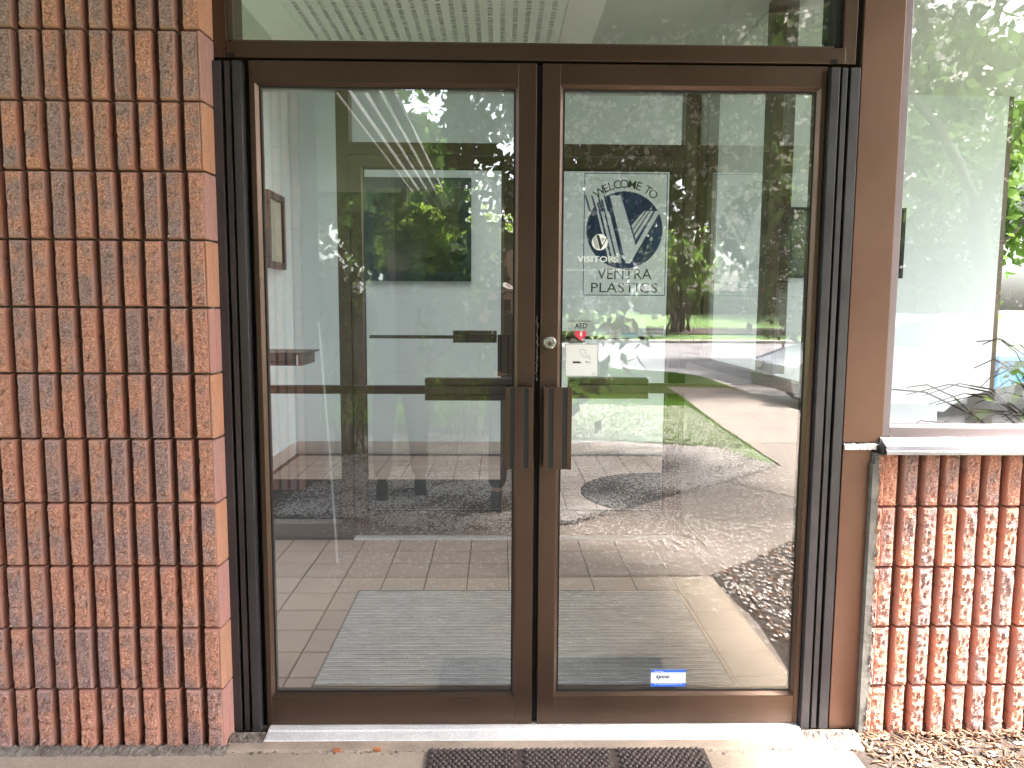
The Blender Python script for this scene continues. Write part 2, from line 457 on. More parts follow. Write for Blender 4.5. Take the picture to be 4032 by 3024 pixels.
def leaf_verts(c, size, rng, droop=0.5, elong=1.9, wide=False):
    """folded ovate leaves: 6 vertices, 4 triangles-as-quads -> use 2 quads"""
    n = len(c)
    a = rng.normal(0, 1, (n, 3)); a[:, 2] -= droop * 1.4; a /= np.linalg.norm(a, axis=1)[:, None]
    b = rng.normal(0, 1, (n, 3)); b -= (b * a).sum(1)[:, None] * a; b /= np.linalg.norm(b, axis=1)[:, None]
    nn = np.cross(a, b)
    s = (size * rng.uniform(0.65, 1.25, n))[:, None]
    L = s * 0.5 * elong; W = s * 0.5
    p0 = c - a * 0; p1 = c + a * L * 0.8 + b * W + nn * W * 0.25; p2 = c + a * L * 2; p3 = c + a * L * 0.8 - b * W + nn * W * 0.25
    pm_ = c + a * L * 0.9
    v = np.stack([p0, p1, p2, p3], 1).reshape(-1, 3)
    f = np.arange(4 * n).reshape(n, 4)
    return v, f

def structure(o):
    o["kind"] = "structure"; return o

# lettering is turned into mesh once, up front
def text_shape(body, size=1.0, bold=0.0, shear=0.0):
    cu = bpy.data.curves.new("lettering", 'FONT')
    cu.body = body; cu.size = size; cu.resolution_u = 3; cu.offset = bold; cu.shear = shear
    ob = bpy.data.objects.new("lettering", cu); COL.objects.link(ob)
    dg = bpy.context.evaluated_depsgraph_get()
    me = bpy.data.meshes.new_from_object(ob.evaluated_get(dg))
    v = [(p.co.x, p.co.y) for p in me.vertices]; f = [tuple(p.vertices) for p in me.polygons]
    bpy.data.objects.remove(ob); bpy.data.curves.remove(cu); bpy.data.meshes.remove(me)
    if not v: return [], [], 0.0
    mn = min(p[0] for p in v); mxx = max(p[0] for p in v)
    return [(p[0] - mn, p[1]) for p in v], f, mxx - mn

TXT = {}
for key, body, bold, shear in (
    ("WELCOME TO", None, 0, 0), ("VENTRA", "VENTRA", 0.0, 0), ("PLASTICS", "PLASTICS", 0.0, 0), ("VISITORS", "VISITORS", 0.012, 0),
    ("DIAL", "PLEASE DIAL 0 OR THE EXTENSION ON", 0, 0), ("TOSEE", "TO SEE", 0, 0), ("NEXT", "YOUR NEXT", 0, 0),
    ("FAC", "FACILITY EQUIPPED WITH", 0.012, 0), ("AED", "AED", 0.018, 0), ("PROT", "Protected by", 0.008, 0), ("TYCO", "tyco", 0.03, 0.2),
    ("TISD", "Tyco Integrated Security Devices in Use", 0.01, 0), ("INT", "Integrated Security", 0.0, 0), ("JOBS", "jobs.flex-n-g", 0.005, 0)):
    if body: TXT[key] = text_shape(body, 1.0, bold, shear)
for ch in "WELCOMTO":
    TXT["ch" + ch] = text_shape(ch, 1.0, 0.004)

def put_text(mb, key, x, z, height, y, width=None, mi=0, flip=False, center=False):
    """lettering on the plane Y=y; x,z is lower left; capital height ~0.7 of font size"""
    v, f, w = TXT[key]
    s = height / 0.70
    sx = s if width is None else width / w
    W = w * sx
    if center: x = x - W / 2
    i = len(mb.v)
    for a, b in v:
        mb.v.append((x + (W - a * sx if flip else a * sx), y, z + b * s))
    for q in f:
        mb.f.append(tuple(i + k for k in q)); mb.m.append(mi)

# ================================================================== SETTING: GROUND
def prism_obj(name, pts, z0, z1, m, kind="structure", parent=None):
    o = MB().prism(pts, 'z', z0, z1).obj(name, m, parent)
    if kind: o["kind"] = kind
    return o

structure(box_obj("ground", M_GROUND, -400, 400, -400, 400, -0.40, -0.20))
structure(box_obj("road", M_ROAD, -90, 60, -28.6, 0.0, -0.20, -0.13))
EDGE = [(-90, -14.9), (2.0, -14.9), (3.0, -14.25), (3.7, -13.5), (4.05, -12.6), (4.12, -11.4), (4.0, -9.6), (3.95, -7.7), (4.0, -6.2), (6.0, -5.2), (9.0, -5.0), (14, -5.0), (14, 0.0)]
LAWN = [(p[0] - 0.14 if i > 1 else p[0], p[1] + (0.14 if i < 3 else 0.0)) for i, p in enumerate(EDGE[:-2])] + [(13.8, -4.85), (13.8, -0.02), (-90, -0.02)]
prism_obj("lawn", LAWN, -0.21, -0.012, M_LAWN)
prism_obj("kerb", EDGE + [(-90, 0.0)], -0.22, -0.02, M_KERB)
WALK = [(-3.0, -0.128), (1.0, -0.128), (1.0, -0.4), (1.03, -0.79), (0.97, -1.40), (1.33, -1.69), (1.66, -2.03), (2.6, -3.0), (3.4, -4.1), (3.75, -5.5),
        (3.93, -7.7), (3.97, -9.6), (3.8, -10.5), (2.77, -10.6), (2.72, -9.38), (2.47, -6.26), (2.37, -4.14), (1.71, -3.5), (1.24, -3.14), (0.8, -2.72),
        (0.34, -2.30), (-0.2, -2.20), (-0.62, -2.20), (-1.06, -2.40), (-3.0, -2.6)]
walk = prism_obj("walkway", WALK, -0.20, 0.0, M_WALK)
# score joints of the walk, recessed strips of darker grit laid a hair above
def strip(pts, w, z, m, name, parent):
    mb = MB()
    for (x0, y0), (x1, y1) in zip(pts[:-1], pts[1:]):
        d = Vector((x1 - x0, y1 - y0)).normalized(); n = Vector((-d.y, d.x)) * w / 2
        mb.quad((x0 - n.x, y0 - n.y, z), (x1 - n.x, y1 - n.y, z), (x1 + n.x, y1 + n.y, z), (x0 + n.x, y0 + n.y, z))
    return mb.obj(name, m, parent)
strip([(1.71, -3.5), (2.09, -2.98)][::-1], 0.014, 0.003, M_SOIL, "joint", walk)
strip([(2.42, -5.2), (3.7, -5.3)], 0.012, 0.003, M_SOIL, "joint", walk)
strip([(2.50, -6.9), (3.85, -6.9)], 0.012, 0.003, M_SOIL, "joint", walk)
strip([(-3.0, -1.38), (0.97, -1.40)], 0.012, 0.003, M_SOIL, "joint", walk)
strip([(2.65, -8.6), (3.93, -8.6)], 0.012, 0.003, M_SOIL, "joint", walk)
M_PORCH = pm("porch_concrete", (0.33, 0.265, 0.205), 0.9, var=0.16, vscale=3, bump=0.003, bscale=80, speck=0.16, sscale=180)
structure(box_obj("porch_slab", M_PORCH, -3.0, 0.985, -1.372, -0.1285, -0.1, 0.004))
# concrete strip under the threshold
structure(MB().prism([(-0.128, -0.2), (-0.125, 0.002), (-0.117, 0.008), (-0.02, 0.008), (-0.02, -0.2)], 'x', -1.02, 1.04).obj("doorstep", M_CONC))
PBED = [(2.37, -4.14), (2.1, -3.6), (1.71, -3.3), (1.24, -2.9), (0.8, -2.5), (0.34, -2.1), (-1.06, -2.2), (-3.0, -2.4), (-3.0, -6.6), (-1.2, -6.3), (-0.26, -5.98), (0.65, -5.52), (1.56, -5.21), (2.04, -5.06)]
prism_obj("flower_bed", PBED, -0.10, -0.004, M_SOIL)
RBED = [(0.9, -0.02), (0.9, -1.45), (1.3, -1.9), (1.6, -2.2), (2.4, -2.9), (5.5, -2.9), (5.5, -0.02)]
prism_obj("mulch_bed", RBED, -0.10, -0.004, M_SOIL)

# ground across the road: kerb, grass strip, mulch island, rising lawn
structure(MB().prism([(-28.6, -0.25), (-28.6, -0.02), (-28.75, 0.0), (-29.0, 0.0), (-29.0, -0.25)], 'x', -90, 60).obj("far_kerb", M_KERB))
structure(MB().prism([(-29.0, -0.3), (-29.0, 0.0), (-31.5, 0.14), (-36, 0.55), (-42, 0.95), (-60, 1.05), (-60, -0.3)], 'x', -90, 60).obj("far_lawn", M_LAWN))
structure(MB().prism([(-31.2, 0.05), (-31.2, 0.17), (-33.4, 0.37), (-33.4, 0.05)], 'x', 4.5, 40).obj("shrub_island", M_SOIL))

# ================================================================== SETTING: BUILDING
structure(box_obj("lobby_floor", M_GROUT, -2.05, 6.0, 0.0, 4.70, -0.05, 0.014))
lobby_floor = bpy.data.objects["lobby_floor"]
tile_me = MB()
def chamfer_tile(w, d, h, c=0.0025):
    mb = MB()
    x, y = w / 2, d / 2
    lo = [(-x, -y, -h), (x, -y, -h), (x, y, -h), (-x, y, -h)]
    mid = [(-x, -y, -c), (x, -y, -c), (x, y, -c), (-x, y, -c)]
    top = [(-x + c, -y + c, 0), (x - c, -y + c, 0), (x - c, y - c, 0), (-x + c, y - c, 0)]
    mb.v = lo + mid + top
    for k in range(4):
        k2 = (k + 1) % 4
        mb.f += [(k, k2, 4 + k2, 4 + k), (4 + k, 4 + k2, 8 + k2, 8 + k)]; mb.m += [0, 0]
    mb.f.append((8, 9, 10, 11)); mb.m.append(0)
    return mb
TP = 0.2078
tile_shared = chamfer_tile(TP - 0.006, TP - 0.006, 0.008).mesh("tile", M_TILE)
vest_floor = structure(box_obj("vestibule_floor", M_GROUT, -1.97, 1.02, 0.04, 2.035, 0.0135, 0.0140))
def lay_tiles(parent, xs, ys, skip=None):
    for j in ys:
        for i in xs:
            x, y = -0.0665 + (i + 0.5) * TP, 0.113 + (j + 0.5) * TP
            if skip and skip(x, y): continue
            link("tile", tile_shared, parent, (x, y, 0.020 + random.uniform(-0.0003, 0.0003)))
lay_tiles(vest_floor, range(-9, 5), range(0, 9), lambda x, y: -0.70 < x < 0.66 and 0.33 < y < 1.08)
lay_tiles(lobby_floor, range(-9, 8), range(10, 21), lambda x, y: (-1.85 < x < 0.12 and y < 3.42) or y > 4.52)

W_T = 0.12
structure(box_obj("lobby_back_wall", M_IWALL, -2.10, 4.45, 4.60, 4.75, -0.05, 3.279))
structure(MB().box(-2.12, -1.99, -0.02, 0.25, -0.05, 3.279).box(-2.12, -1.99, 0.25, 1.75, -0.05, 0.3).box(-2.12, -1.99, 0.25, 1.75, 2.55, 3.279).box(-2.12, -1.99, 1.75, 4.60, -0.05, 3.279).obj("lobby_left_wall", M_IWALL))
sw = thing("side_window", "added window in the left vestibule wall, unseen from the front, letting in light", "window", (-2.06, 1.0, 0.3))  # window added out of view to brighten the vestibule
box_obj("pane", M_GLASS_IN, -0.003, 0.003, -0.75, 0.75, 0.0, 2.25, sw)
for y in (-0.75, 0.70): box_obj("frame", M_BRONZE_D, -0.03, 0.03, y, y + 0.05, 0.0, 2.25, sw)
back_wall = bpy.data.objects["lobby_back_wall"]; left_wall = bpy.data.objects["lobby_left_wall"]
bt = MB().box(0, 0.295, -0.012, 0, 0, 0.112).mesh("base_tile", M_BASETILE)
for i in range(12):
    link("base_tile", bt, back_wall, (-1.978 + i * 0.30, 4.599, 0.02))
bt2 = MB().box(0, 0.012, 0, 0.295, 0, 0.112).mesh("base_tile_left", M_BASETILE)
for i in range(15):
    link("base_tile", bt2, left_wall, (-1.989, 0.03 + i * 0.30, 0.02))
# ceiling and roof slab, closed above the facade
def holed(mb, x0, x1, y0, y1, z0, z1, h):
    g = SKYR; xm = 1.15
    for a, b, q in ((x0, xm, h), (xm, x1, g)):
        mb.box(a, q[0], y0, y1, z0, z1); mb.box(q[1], b, y0, y1, z0, z1)
        mb.box(q[0], q[1], y0, q[2], z0, z1); mb.box(q[0], q[1], q[3], y1, z0, z1)
    return mb
SKYL = (-1.4, 0.8, 2.97, 3.58)  # roof openings added out of view to brighten the interior
SKYR = (2.3, 5.3, 0.20, 1.20)
structure(holed(MB(), -2.12, 6.0, 0.06, 4.75, 3.28, 3.42, SKYL).obj("ceiling", M_CEIL))
structure(holed(MB(), -2.6, 6.3, 0.03, 5.2, 3.43, 3.6, SKYL).obj("roof", M_FASCIA))
structure(MB().box(-1.985, 1.10, 0.06, 2.155, 2.60, 3.279).obj("vestibule_ceiling", M_CEIL))
structure(box_obj("upper_wall", M_BLDG, -3.3, 6.0, -0.02, 0.03, 2.78, 3.6))
sk = thing("added_skylight", "added frosted roof opening, unseen, that brightens the lobby", "added_skylight", (-0.3, 3.275, 3.6))  # added opening, not a known part of the roof
box_obj("pane", M_FROST, -1.12, 1.12, -0.32, 0.32, 0.012, 0.018, sk)
for k in range(3): box_obj("bar", M_BRONZE_D, -1.12 + k * 1.09, -1.07 + k * 1.09, -0.32, 0.32, 0.020, 0.06, sk)
sk = thing("added_skylight", "added frosted roof opening, unseen, that brightens the room behind the right window", "added_skylight", (3.8, 0.70, 3.6))  # second added opening, unseen, to whiten the wall behind the window
box_obj("pane", M_FROST, -1.52, 1.52, -0.52, 0.52, 0.012, 0.018, sk)
for k in range(4): box_obj("bar", M_BRONZE_D, -1.52 + k * 0.99, -1.47 + k * 0.99, -0.52, 0.52, 0.020, 0.06, sk)
# end wall of the lobby: open between posts, added unseen to let daylight in
endw = thing("storefront", "added open end with posts at the far right of the lobby, letting in daylight", "window", (6.0, 2.3, 0))
for y in (0.06, 1.5, 3.0, 4.5):
    box_obj("post", M_BRONZE_D, -0.05, 0.05, y - 2.3, y - 2.2, 0.014, 3.279, endw)
box_obj("rail", M_BRONZE_D, -0.05, 0.05, -2.14, 2.2, 0.9, 0.96, endw)
# glazing beside the end of the white wall, out of which the greenery shows
bw = thing("rear_window", "clear window past the right end of the white lobby wall", "window", (5.2, 4.66, 0))
for x in (-0.75, -0.02, 0.75):
    box_obj("post", M_BRONZE_D, x, x + 0.05, -0.05, 0.05, 0.014, 3.279, bw)
box_obj("post", M_WHITE, 0.13, 0.15, -0.06, -0.04, 0.014, 3.279, bw)
box_obj("pane", M_GLASS_IN, -0.70, -0.02, -0.003, 0.003, 0.02, 3.279, bw)

# ------------------------------------------------------------------ ribbed split-face walls
PITCH, RTOP, RSH, RBASE, RDEP = 0.0660, 0.0370, 0.0435, 0.0455, 0.032
def rib_mesh(h, seed, name="brick"):
    r = np.random.default_rng(seed)
    nx, nz = 6, 17
    mb = MB()
    zs = np.linspace(0.006, h - 0.006, nz)
    L = RTOP / 2 + r.normal(0, 0.0011, nz); R_ = RTOP / 2 + r.normal(0, 0.0011, nz)
    g = {}
    base = r.normal(0, 0.0012, (nx, nz))
    slow = np.cumsum(r.normal(0, 0.0009, nz)); slow -= slow.mean()
    for i in range(nx):
        for k in range(nz):
            t = i / (nx - 1)
            edge = (i in (0, nx - 1)) or (k in (0, nz - 1))
            y = -RDEP + (0.0016 if edge else base[i, k] * 1.8) + slow[k] * 0.8
            zz = zs[k] + (r.normal(0, 0.0012) if 0 < k < nz - 1 else r.normal(0, 0.0008))
            g[i, k] = len(mb.v); mb.v.append((-L[k] + t * (L[k] + R_[k]), y, zz))
    for i in range(nx - 1):
        for k in range(nz - 1):
            mb.f.append((g[i, k], g[i + 1, k], g[i + 1, k + 1], g[i, k + 1])); mb.m.append(0)
    # rounded shoulders and steep smooth sides, closed round the outline
    ring0 = [g[i, 0] for i in range(nx)] + [g[nx - 1, k] for k in range(1, nz)] + [g[i, nz - 1] for i in range(nx - 2, -1, -1)] + [g[0, k] for k in range(nz - 2, 0, -1)]
    def ring(half, y, m):
        out = []
        for idx in ring0:
            x, _, z = mb.v[idx]
            u = x / (RTOP / 2); w = (z - h / 2) / (h / 2 - 0.006)
            ex = half * max(-1, min(1, u)) if abs(u) < 0.9 else math.copysign(half, u)
            ez = h / 2 + (z - h / 2) if abs(w) < 0.97 else h / 2 + math.copysign(h / 2 - m, w)
            out.append(len(mb.v)); mb.v.append((ex, y, ez))
        return out
    r1 = ring(RTOP / 2 + 0.0020, -RDEP + 0.0036, 0.0030); r2 = ring(RSH / 2, -RDEP + 0.0085, 0.0006); r3 = ring(RBASE / 2, 0.003, 0.0)
    n = len(ring0)
    for a_, b_ in ((ring0, r1), (r1, r2), (r2, r3)):
        for k in range(n):
            k2 = (k + 1) % n
            mb.f.append((a_[k2], a_[k], b_[k], b_[k2])); mb.m.append(1)
    return mb.mesh(name, [M_BRICK, M_BSIDE])

def ribbed_wall(root, xs, y_face, joints, y_core, core_x, ends=None):
    """xs: rib centres; joints: z of course joints (ascending)"""
    hs = [b - a for a, b in zip(joints[:-1], joints[1:])]
    for row, (z0, h) in enumerate(zip(joints[:-1], hs)):
        gap = 0.0058
        # the block web the ribs stand on, one per course
        MB().box(core_x[0], core_x[1], y_face + RDEP, y_core, z0 + 0.003, z0 + h - 0.003).obj("block_web", M_GROOVE_SHADE, root)
        off = random.uniform(-0.0025, 0.0025)
        for x in xs:
            o = link("brick", RIBS[random.randrange(len(RIBS))], root, (x + off + random.uniform(-0.0012, 0.0012), y_face + RDEP + random.uniform(-0.0022, 0.0015), z0 + gap / 2))
            o.scale = (random.uniform(0.965, 1.03), 1, (h - gap) / 0.19)
    box_obj("mortar", M_MORTAR, core_x[0] + 0.001, core_x[1] - 0.001, y_face + RDEP + 0.004, y_core - 0.002, joints[0], joints[-1], root)

RIBS = [rib_mesh(0.19, 100 + s) for s in range(10)]
LJ = [-0.003 + 0.1978 * k for k in range(14)]
lw = thing("brick_wall", "tall ribbed red brick wall left of the glass doors", "wall", (0, 0, 0))
LX = [-1.007 - PITCH * k for k in range(24)]
ribbed_wall(lw, LX[:20], -0.10, LJ, 0.03, (-2.35, -0.985))
# smooth return at the corner, one end block per course
for k in range(13):
    z0, z1 = LJ[k] + 0.003, LJ[k + 1] - 0.003
    mb = MB()
    mb.prism([(-0.992, -0.0735), (-0.987, -0.0965), (-0.983, -0.098), (-0.979, -0.094), (-0.977, -0.062), (-0.9805, -0.060), (-0.9805, -0.056), (-0.9765, -0.054), (-0.9755, -0.001), (-0.992, -0.001)], 'z', z0, z1)
    mb.obj("brick", M_BORANGE if k in (1, 3, 5, 7, 9) or k == 10 and False else (M_BPINK if k % 2 == 0 else M_BORANGE), lw, bevel=0.002)
# mortar bed at the foot
def rubble_strip(name, x0, x1, y0, y1, z, amp, n, m, parent, seed=1):
    r = np.random.default_rng(seed)
    ny = 7
    mb = MB(); g = {}
    for i in range(n):
        for j in range(ny):
            t, u = i / (n - 1), j / (ny - 1)
            zz = z + amp * (1 - abs(2 * u - 1) ** 2) * r.uniform(0.25, 1.0) if 0 < j < ny - 1 else z - 0.012
            g[i, j] = len(mb.v); mb.v.append((x0 + (x1 - x0) * t + r.normal(0, 0.001), y0 + (y1 - y0) * u + r.normal(0, 0.0018), zz))
    for i in range(n - 1):
        for j in range(ny - 1):
            mb.f.append((g[i, j], g[i + 1, j], g[i + 1, j + 1], g[i, j + 1])); mb.m.append(0)
    return mb.obj(name, m, parent)
rubble_strip("mortar_bed", -2.35, -0.965, -0.155, -0.070, 0.002, 0.016, 190, M_MORTAR, lw)

RJ = [-0.043 + 0.2003 * k for k in range(5)] + [0.935]
rw = thing("brick_wall", "low ribbed red brick wall under the window sill on the right", "wall", (0, 0, 0))
RX = [1.100 + 0.030 + 0.0668 * k for k in range(18)]
ribbed_wall(rw, RX, -0.020, RJ, 0.10, (1.095, 2.36))
# half rib against the caulked corner
for k in range(5):
    o = link("brick", RIBS[k], rw, (1.094, 0.004, RJ[k] + 0.004)); o.scale = (0.5, 1, (RJ[k + 1] - RJ[k] - 0.008) / 0.19)
cj = rubble_strip("caulk_joint", 0, 0.925, -0.016, 0.016, 0.0, 0.010, 60, M_CAULK, rw, 3)
cj.rotation_euler = (0, -math.pi / 2, 0); cj.location = (1.077, -0.012, 0.01)
mb = MB().prism([(0.0, 0.0), (0.022, 0.0), (0.030, 0.2), (0.024, 0.5), (0.026, 0.72), (0.018, 0.93), (0.0, 0.93)], 'y', -0.028, 0.03)
o = mb.obj("caulk", M_CAULK, rw); o.location = (1.066, 0, -0.03)

# ------------------------------------------------------------------ entrance frame
ZF = 0.004
fr = thing("door_frame", "brown aluminium frame around the double glass doors", "door frame")
box_obj("header", M_BRONZE, -0.935, 0.925, -0.006, 0.10, 2.126, 2.173, fr, 0.0018)
box_obj("transom_stop", M_BRONZE_D, -0.925, 0.893, 0.008, 0.10, 2.1735, 2.181, fr)
box_obj("jamb", M_BRONZE, -0.984, -0.9365, -0.002, 0.10, 2.126, 2.62, fr, 0.0018)
box_obj("jamb", M_BRONZE, 0.917, 0.957, -0.004, 0.10, 2.126, 2.62, fr, 0.0018)
box_obj("jamb", M_CAVITY_SHADE, -0.984, -0.876, 0.022, 0.10, 0.008, 2.1255, fr)
box_obj("jamb", M_CAVITY_SHADE, 0.876, 0.968, 0.022, 0.10, 0.008, 2.1255, fr)
box_obj("glazing_stop", M_BLACK, 0.893, 0.9165, 0.012, 0.10, 2.181, 2.62, fr)
box_obj("glazing_stop", M_BRONZE_D, -0.936, -0.921, 0.010, 0.10, 2.181, 2.62, fr)
box_obj("head", M_BRONZE, -0.984, 0.957, 0.0, 0.10, 2.62, 2.77, fr)
box_obj("transom_glass", M_GLASS, -0.921, 0.893, 0.030, 0.036, 2.181, 2.62, fr)
box_obj("door_stop", M_BRONZE_D, -0.876, 0.876, 0.05, 0.09, 2.100, 2.1255, fr)
# three upright hinge strips on each side
for x0, x1, y0 in ((0.8775, 0.9035, -0.022), (0.912, 0.9285, -0.018), (0.9375, 0.9665, -0.020)):
    for s in (1, -1):
        a, b = sorted((s * x0, s * x1))
        if s < 0: a, b = a - 0.013, b - 0.013
        box_obj("hinge_strip", M_FIN, a, b, y0, 0.022, 0.012, 2.112, fr, 0.0015)
for s in (-0.945, 0.868):
    box_obj("pivot_slot", M_CAVITY_SHADE, s + 0.012, s + 0.032, -0.0075, -0.004, 2.127, 2.138, fr)  # solid near-black block painted in place of a shaded hole
# threshold: sloping aluminium with a fluted crown
th = MB().prism([(-0.076, 0.009), (-0.074, 0.0115), (-0.030, 0.0145), (-0.026, 0.018), (0.0, 0.019), (0.004, 0.0165), (0.008, 0.019), (0.012, 0.0165), (0.016, 0.019), (0.09, 0.019), (0.09, 0.009)], 'x', -0.865, 0.872)
th.obj("threshold", M_ALU, fr)
rubble_strip("sealant", -1.0, -0.868, -0.09, -0.02, 0.008, 0.014, 30, M_MORTAR, fr, 5)
rubble_strip("sealant", 0.874, 1.05, -0.085, -0.02, 0.008, 0.012, 36, M_MORTAR, fr, 6)

# column between doors and window
colm = thing("metal_column", "wide brown metal column between the doors and the right window", "column")
box_obj("cover_panel", M_BRONZE_LIT, 0.9735, 1.100, -0.010, 0.12, 0.966, 2.77, colm, 0.002)
box_obj("cover_panel", M_BRONZE_LIT, 0.977, 1.070, -0.006, 0.12, 0.004, 0.957, colm, 0.002)
box_obj("shadow_gap", M_CAVITY_SHADE, 0.958, 0.9735, 0.006, 0.12, 0.004, 2.77, colm)  # solid strip, the gap's shade painted near-black
rubble_strip("sealant_bead", 0.976, 1.105, -0.024, 0.002, 0.957, 0.008, 40, M_CAULKW, colm, 9)

# ------------------------------------------------------------------ door leaf builder
def ribbed_pull(name, x0, x1, z0, z1, yb, yf, inner, parent):
    """vertical extruded pull plate; inner=+1: its return wall is on the +x side"""
    root = MB()
    w = x1 - x0
    # plate behind
    root.box(x0, x1, yf + 0.004, yf + 0.008, z0, z1)
    if inner > 0: root.box(x1 - 0.004, x1, yf + 0.008, yb, z0 + 0.001, z1 - 0.001)
    else: root.box(x0, x0 + 0.004, yf + 0.008, yb, z0 + 0.001, z1 - 0.001)
    h = root.obj(name, M_BRONZE_D, parent)
    fr_ = (0.0, 0.155, 0.325, 0.655, 0.825, 1.0)
    for k in range(5):
        a, b = x0 + w * fr_[k], x0 + w * fr_[k + 1]
        if k % 2 == 0: box_obj("rib", M_BRONZE, a + 0.0008, b - 0.0008, yf, yf + 0.0065, z0, z1, h, 0.0008)
        else: box_obj("groove", M_HGREEN, a, b, yf + 0.0035, yf + 0.0062, z0 + 0.002, z1 - 0.002, h)
    return h

def leaf_frame(root, l, r, z0, z1, so, si, hinge, tr, br, y, th_, gm, gy, lip, mat, dark):
    """l..r leaf edges; so / si outer and inner stile widths incl. lip; hinge -1: outer stile on the left"""
    wl, wr = (so, si) if hinge < 0 else (si, so)
    lw_ = lip
    box_obj("stile", mat, l, l + wl - lw_, y, y + th_, z0, z1, root, 0.0012)
    box_obj("stile", mat, r - wr + lw_, r, y, y + th_, z0, z1, root, 0.0012)
    box_obj("top_rail", mat, l + wl - lw_ + 0.0004, r - wr + lw_ - 0.0004, y + 0.0004, y + th_, z1 - tr + lw_, z1, root, 0.001)
    box_obj("bottom_rail", mat, l + wl - lw_ + 0.0004, r - wr + lw_ - 0.0004, y + 0.0004, y + th_, z0, z0 + br - lw_, root, 0.001)
    # mitred glazing bead sloping back to the glass, four pieces
    A = (l + wl - lw_, r - wr + lw_, z0 + br - lw_, z1 - tr + lw_); B = (l + wl, r - wr, z0 + br, z1 - tr)
    yo, yi = y + 0.003, gy + 0.001
    def bead(p):
        mb = MB(); mb.poly(p); back = [(q[0], y + th_ - 0.002, q[2]) for q in p]
        n = 4; i = len(mb.v); mb.v += back
        for k in range(n): mb.f.append((k, i + k, i + (k + 1) % n, (k + 1) % n)); mb.m.append(0)
        return mb.obj("glazing_bead", mat, root)
    bead([(A[0], yo, A[2]), (B[0], yi, B[2]), (B[0], yi, B[3]), (A[0], yo, A[3])])
    bead([(B[1], yi, B[2]), (A[1], yo, A[2]), (A[1], yo, A[3]), (B[1], yi, B[3])])
    bead([(A[0], yo, A[3]), (B[0], yi, B[3]), (B[1], yi, B[3]), (A[1], yo, A[3])])
    bead([(A[0], yo, A[2]), (A[1], yo, A[2]), (B[1], yi, B[2]), (B[0], yi, B[2])])
    # black gasket line
    e = 0.0022
    g = MB()
    g.box(B[0] - 0.001, B[0] + e, gy - 0.0025, gy, B[2], B[3]); g.box(B[1] - e, B[1] + 0.001, gy - 0.0025, gy, B[2], B[3])
    g.box(B[0], B[1], gy - 0.0024, gy, B[3] - e, B[3] + 0.001); g.box(B[0], B[1], gy - 0.0024, gy, B[2] - 0.001, B[2] + e * 1.6)
    g.obj("gasket", M_BLACK, root)
    return box_obj("glass", gm, B[0] - 0.004, B[1] + 0.004, gy, gy + 0.006, B[2] - 0.004, B[3] + 0.004, root)

def exit_bar(root, x0, x1, bx0, bx1, zb0, zb1, zx0, zx1, y):
    e = MB().box(x0, x1, y, y + 0.03, zb0, zb1).obj("exit_bar", M_BRONZE_D, root, bevel=0.002)
    hz = (zx1 - zx0)
    b = MB().box(bx0, bx1, y - 0.012, y + 0.05, zx0 + hz * 0.30, zx1 - hz * 0.30)
    b.box(bx0, bx1, y - 0.004, y + 0.05, zx1 - hz * 0.28, zx1); b.box(bx0, bx1, y - 0.004, y + 0.05, zx0, zx0 + hz * 0.28)
    b.obj("latch_case", M_BRONZE_D, e, bevel=0.0015)
    return e

DH, Z0 = 2.12, 0.021
Lx0, Lx1, Rx0, Rx1 = -0.874, -0.009, 0.009, 0.874
dl = thing("glass_door", "left leaf of the double glass doors, with a torn red and white sticker scrap", "door", group="glass entrance doors")
gl_l = leaf_frame(dl, Lx0, Lx1, Z0, DH, 0.0275, 0.0667, -1, 0.0734, 0.1072, 0.0, 0.045, M_GLASS, 0.015, 0.012, M_BRONZE, M_BRONZE_D)
ribbed_pull("handle", -0.1005, -0.014, 0.884, 1.142, 0.0, -0.045, 1, dl)
exit_bar(dl, -0.856, -0.35, -0.358, -0.06, 1.108, 1.134, 1.088, 1.158, 0.055)
ws_ = box_obj("weatherstrip", M_BLACK, -0.0085, 0.0085, 0.022, 0.040, Z0, DH, dl)
# frayed pile showing in the meeting gap
r = np.random.default_rng(4); mb = MB(); px = []
for k in range(26):
    z = 1.155 + k * 0.0083; px.append((r.uniform(-0.0035, 0.0015), 0.018, z))
mb.tube(px, [0.0012 + r.uniform(0, 0.0024) for _ in px], 5); mb.obj("frayed_pile", M_PILE, ws_)
sc = MB().poly([(-0.1095, 0.0132, 1.462), (-0.1015, 0.0132, 1.4655), (-0.0775, 0.0132, 1.452), (-0.0762, 0.0132, 1.4435), (-0.095, 0.0132, 1.446), (-0.1085, 0.0132, 1.452)]).obj("sticker_scrap", M_STWHITE, dl)
MB().poly([(-0.102, 0.0127, 1.4585), (-0.093, 0.0127, 1.4595), (-0.081, 0.0127, 1.449), (-0.092, 0.0127, 1.4495)]).obj("print", pm("faded_red_print", (0.62, 0.25, 0.27), 0.6, base2=(0.75, 0.6, 0.6), vscale=120), sc)
tag(sc, "torn corner of a red and white sticker on the left door glass")

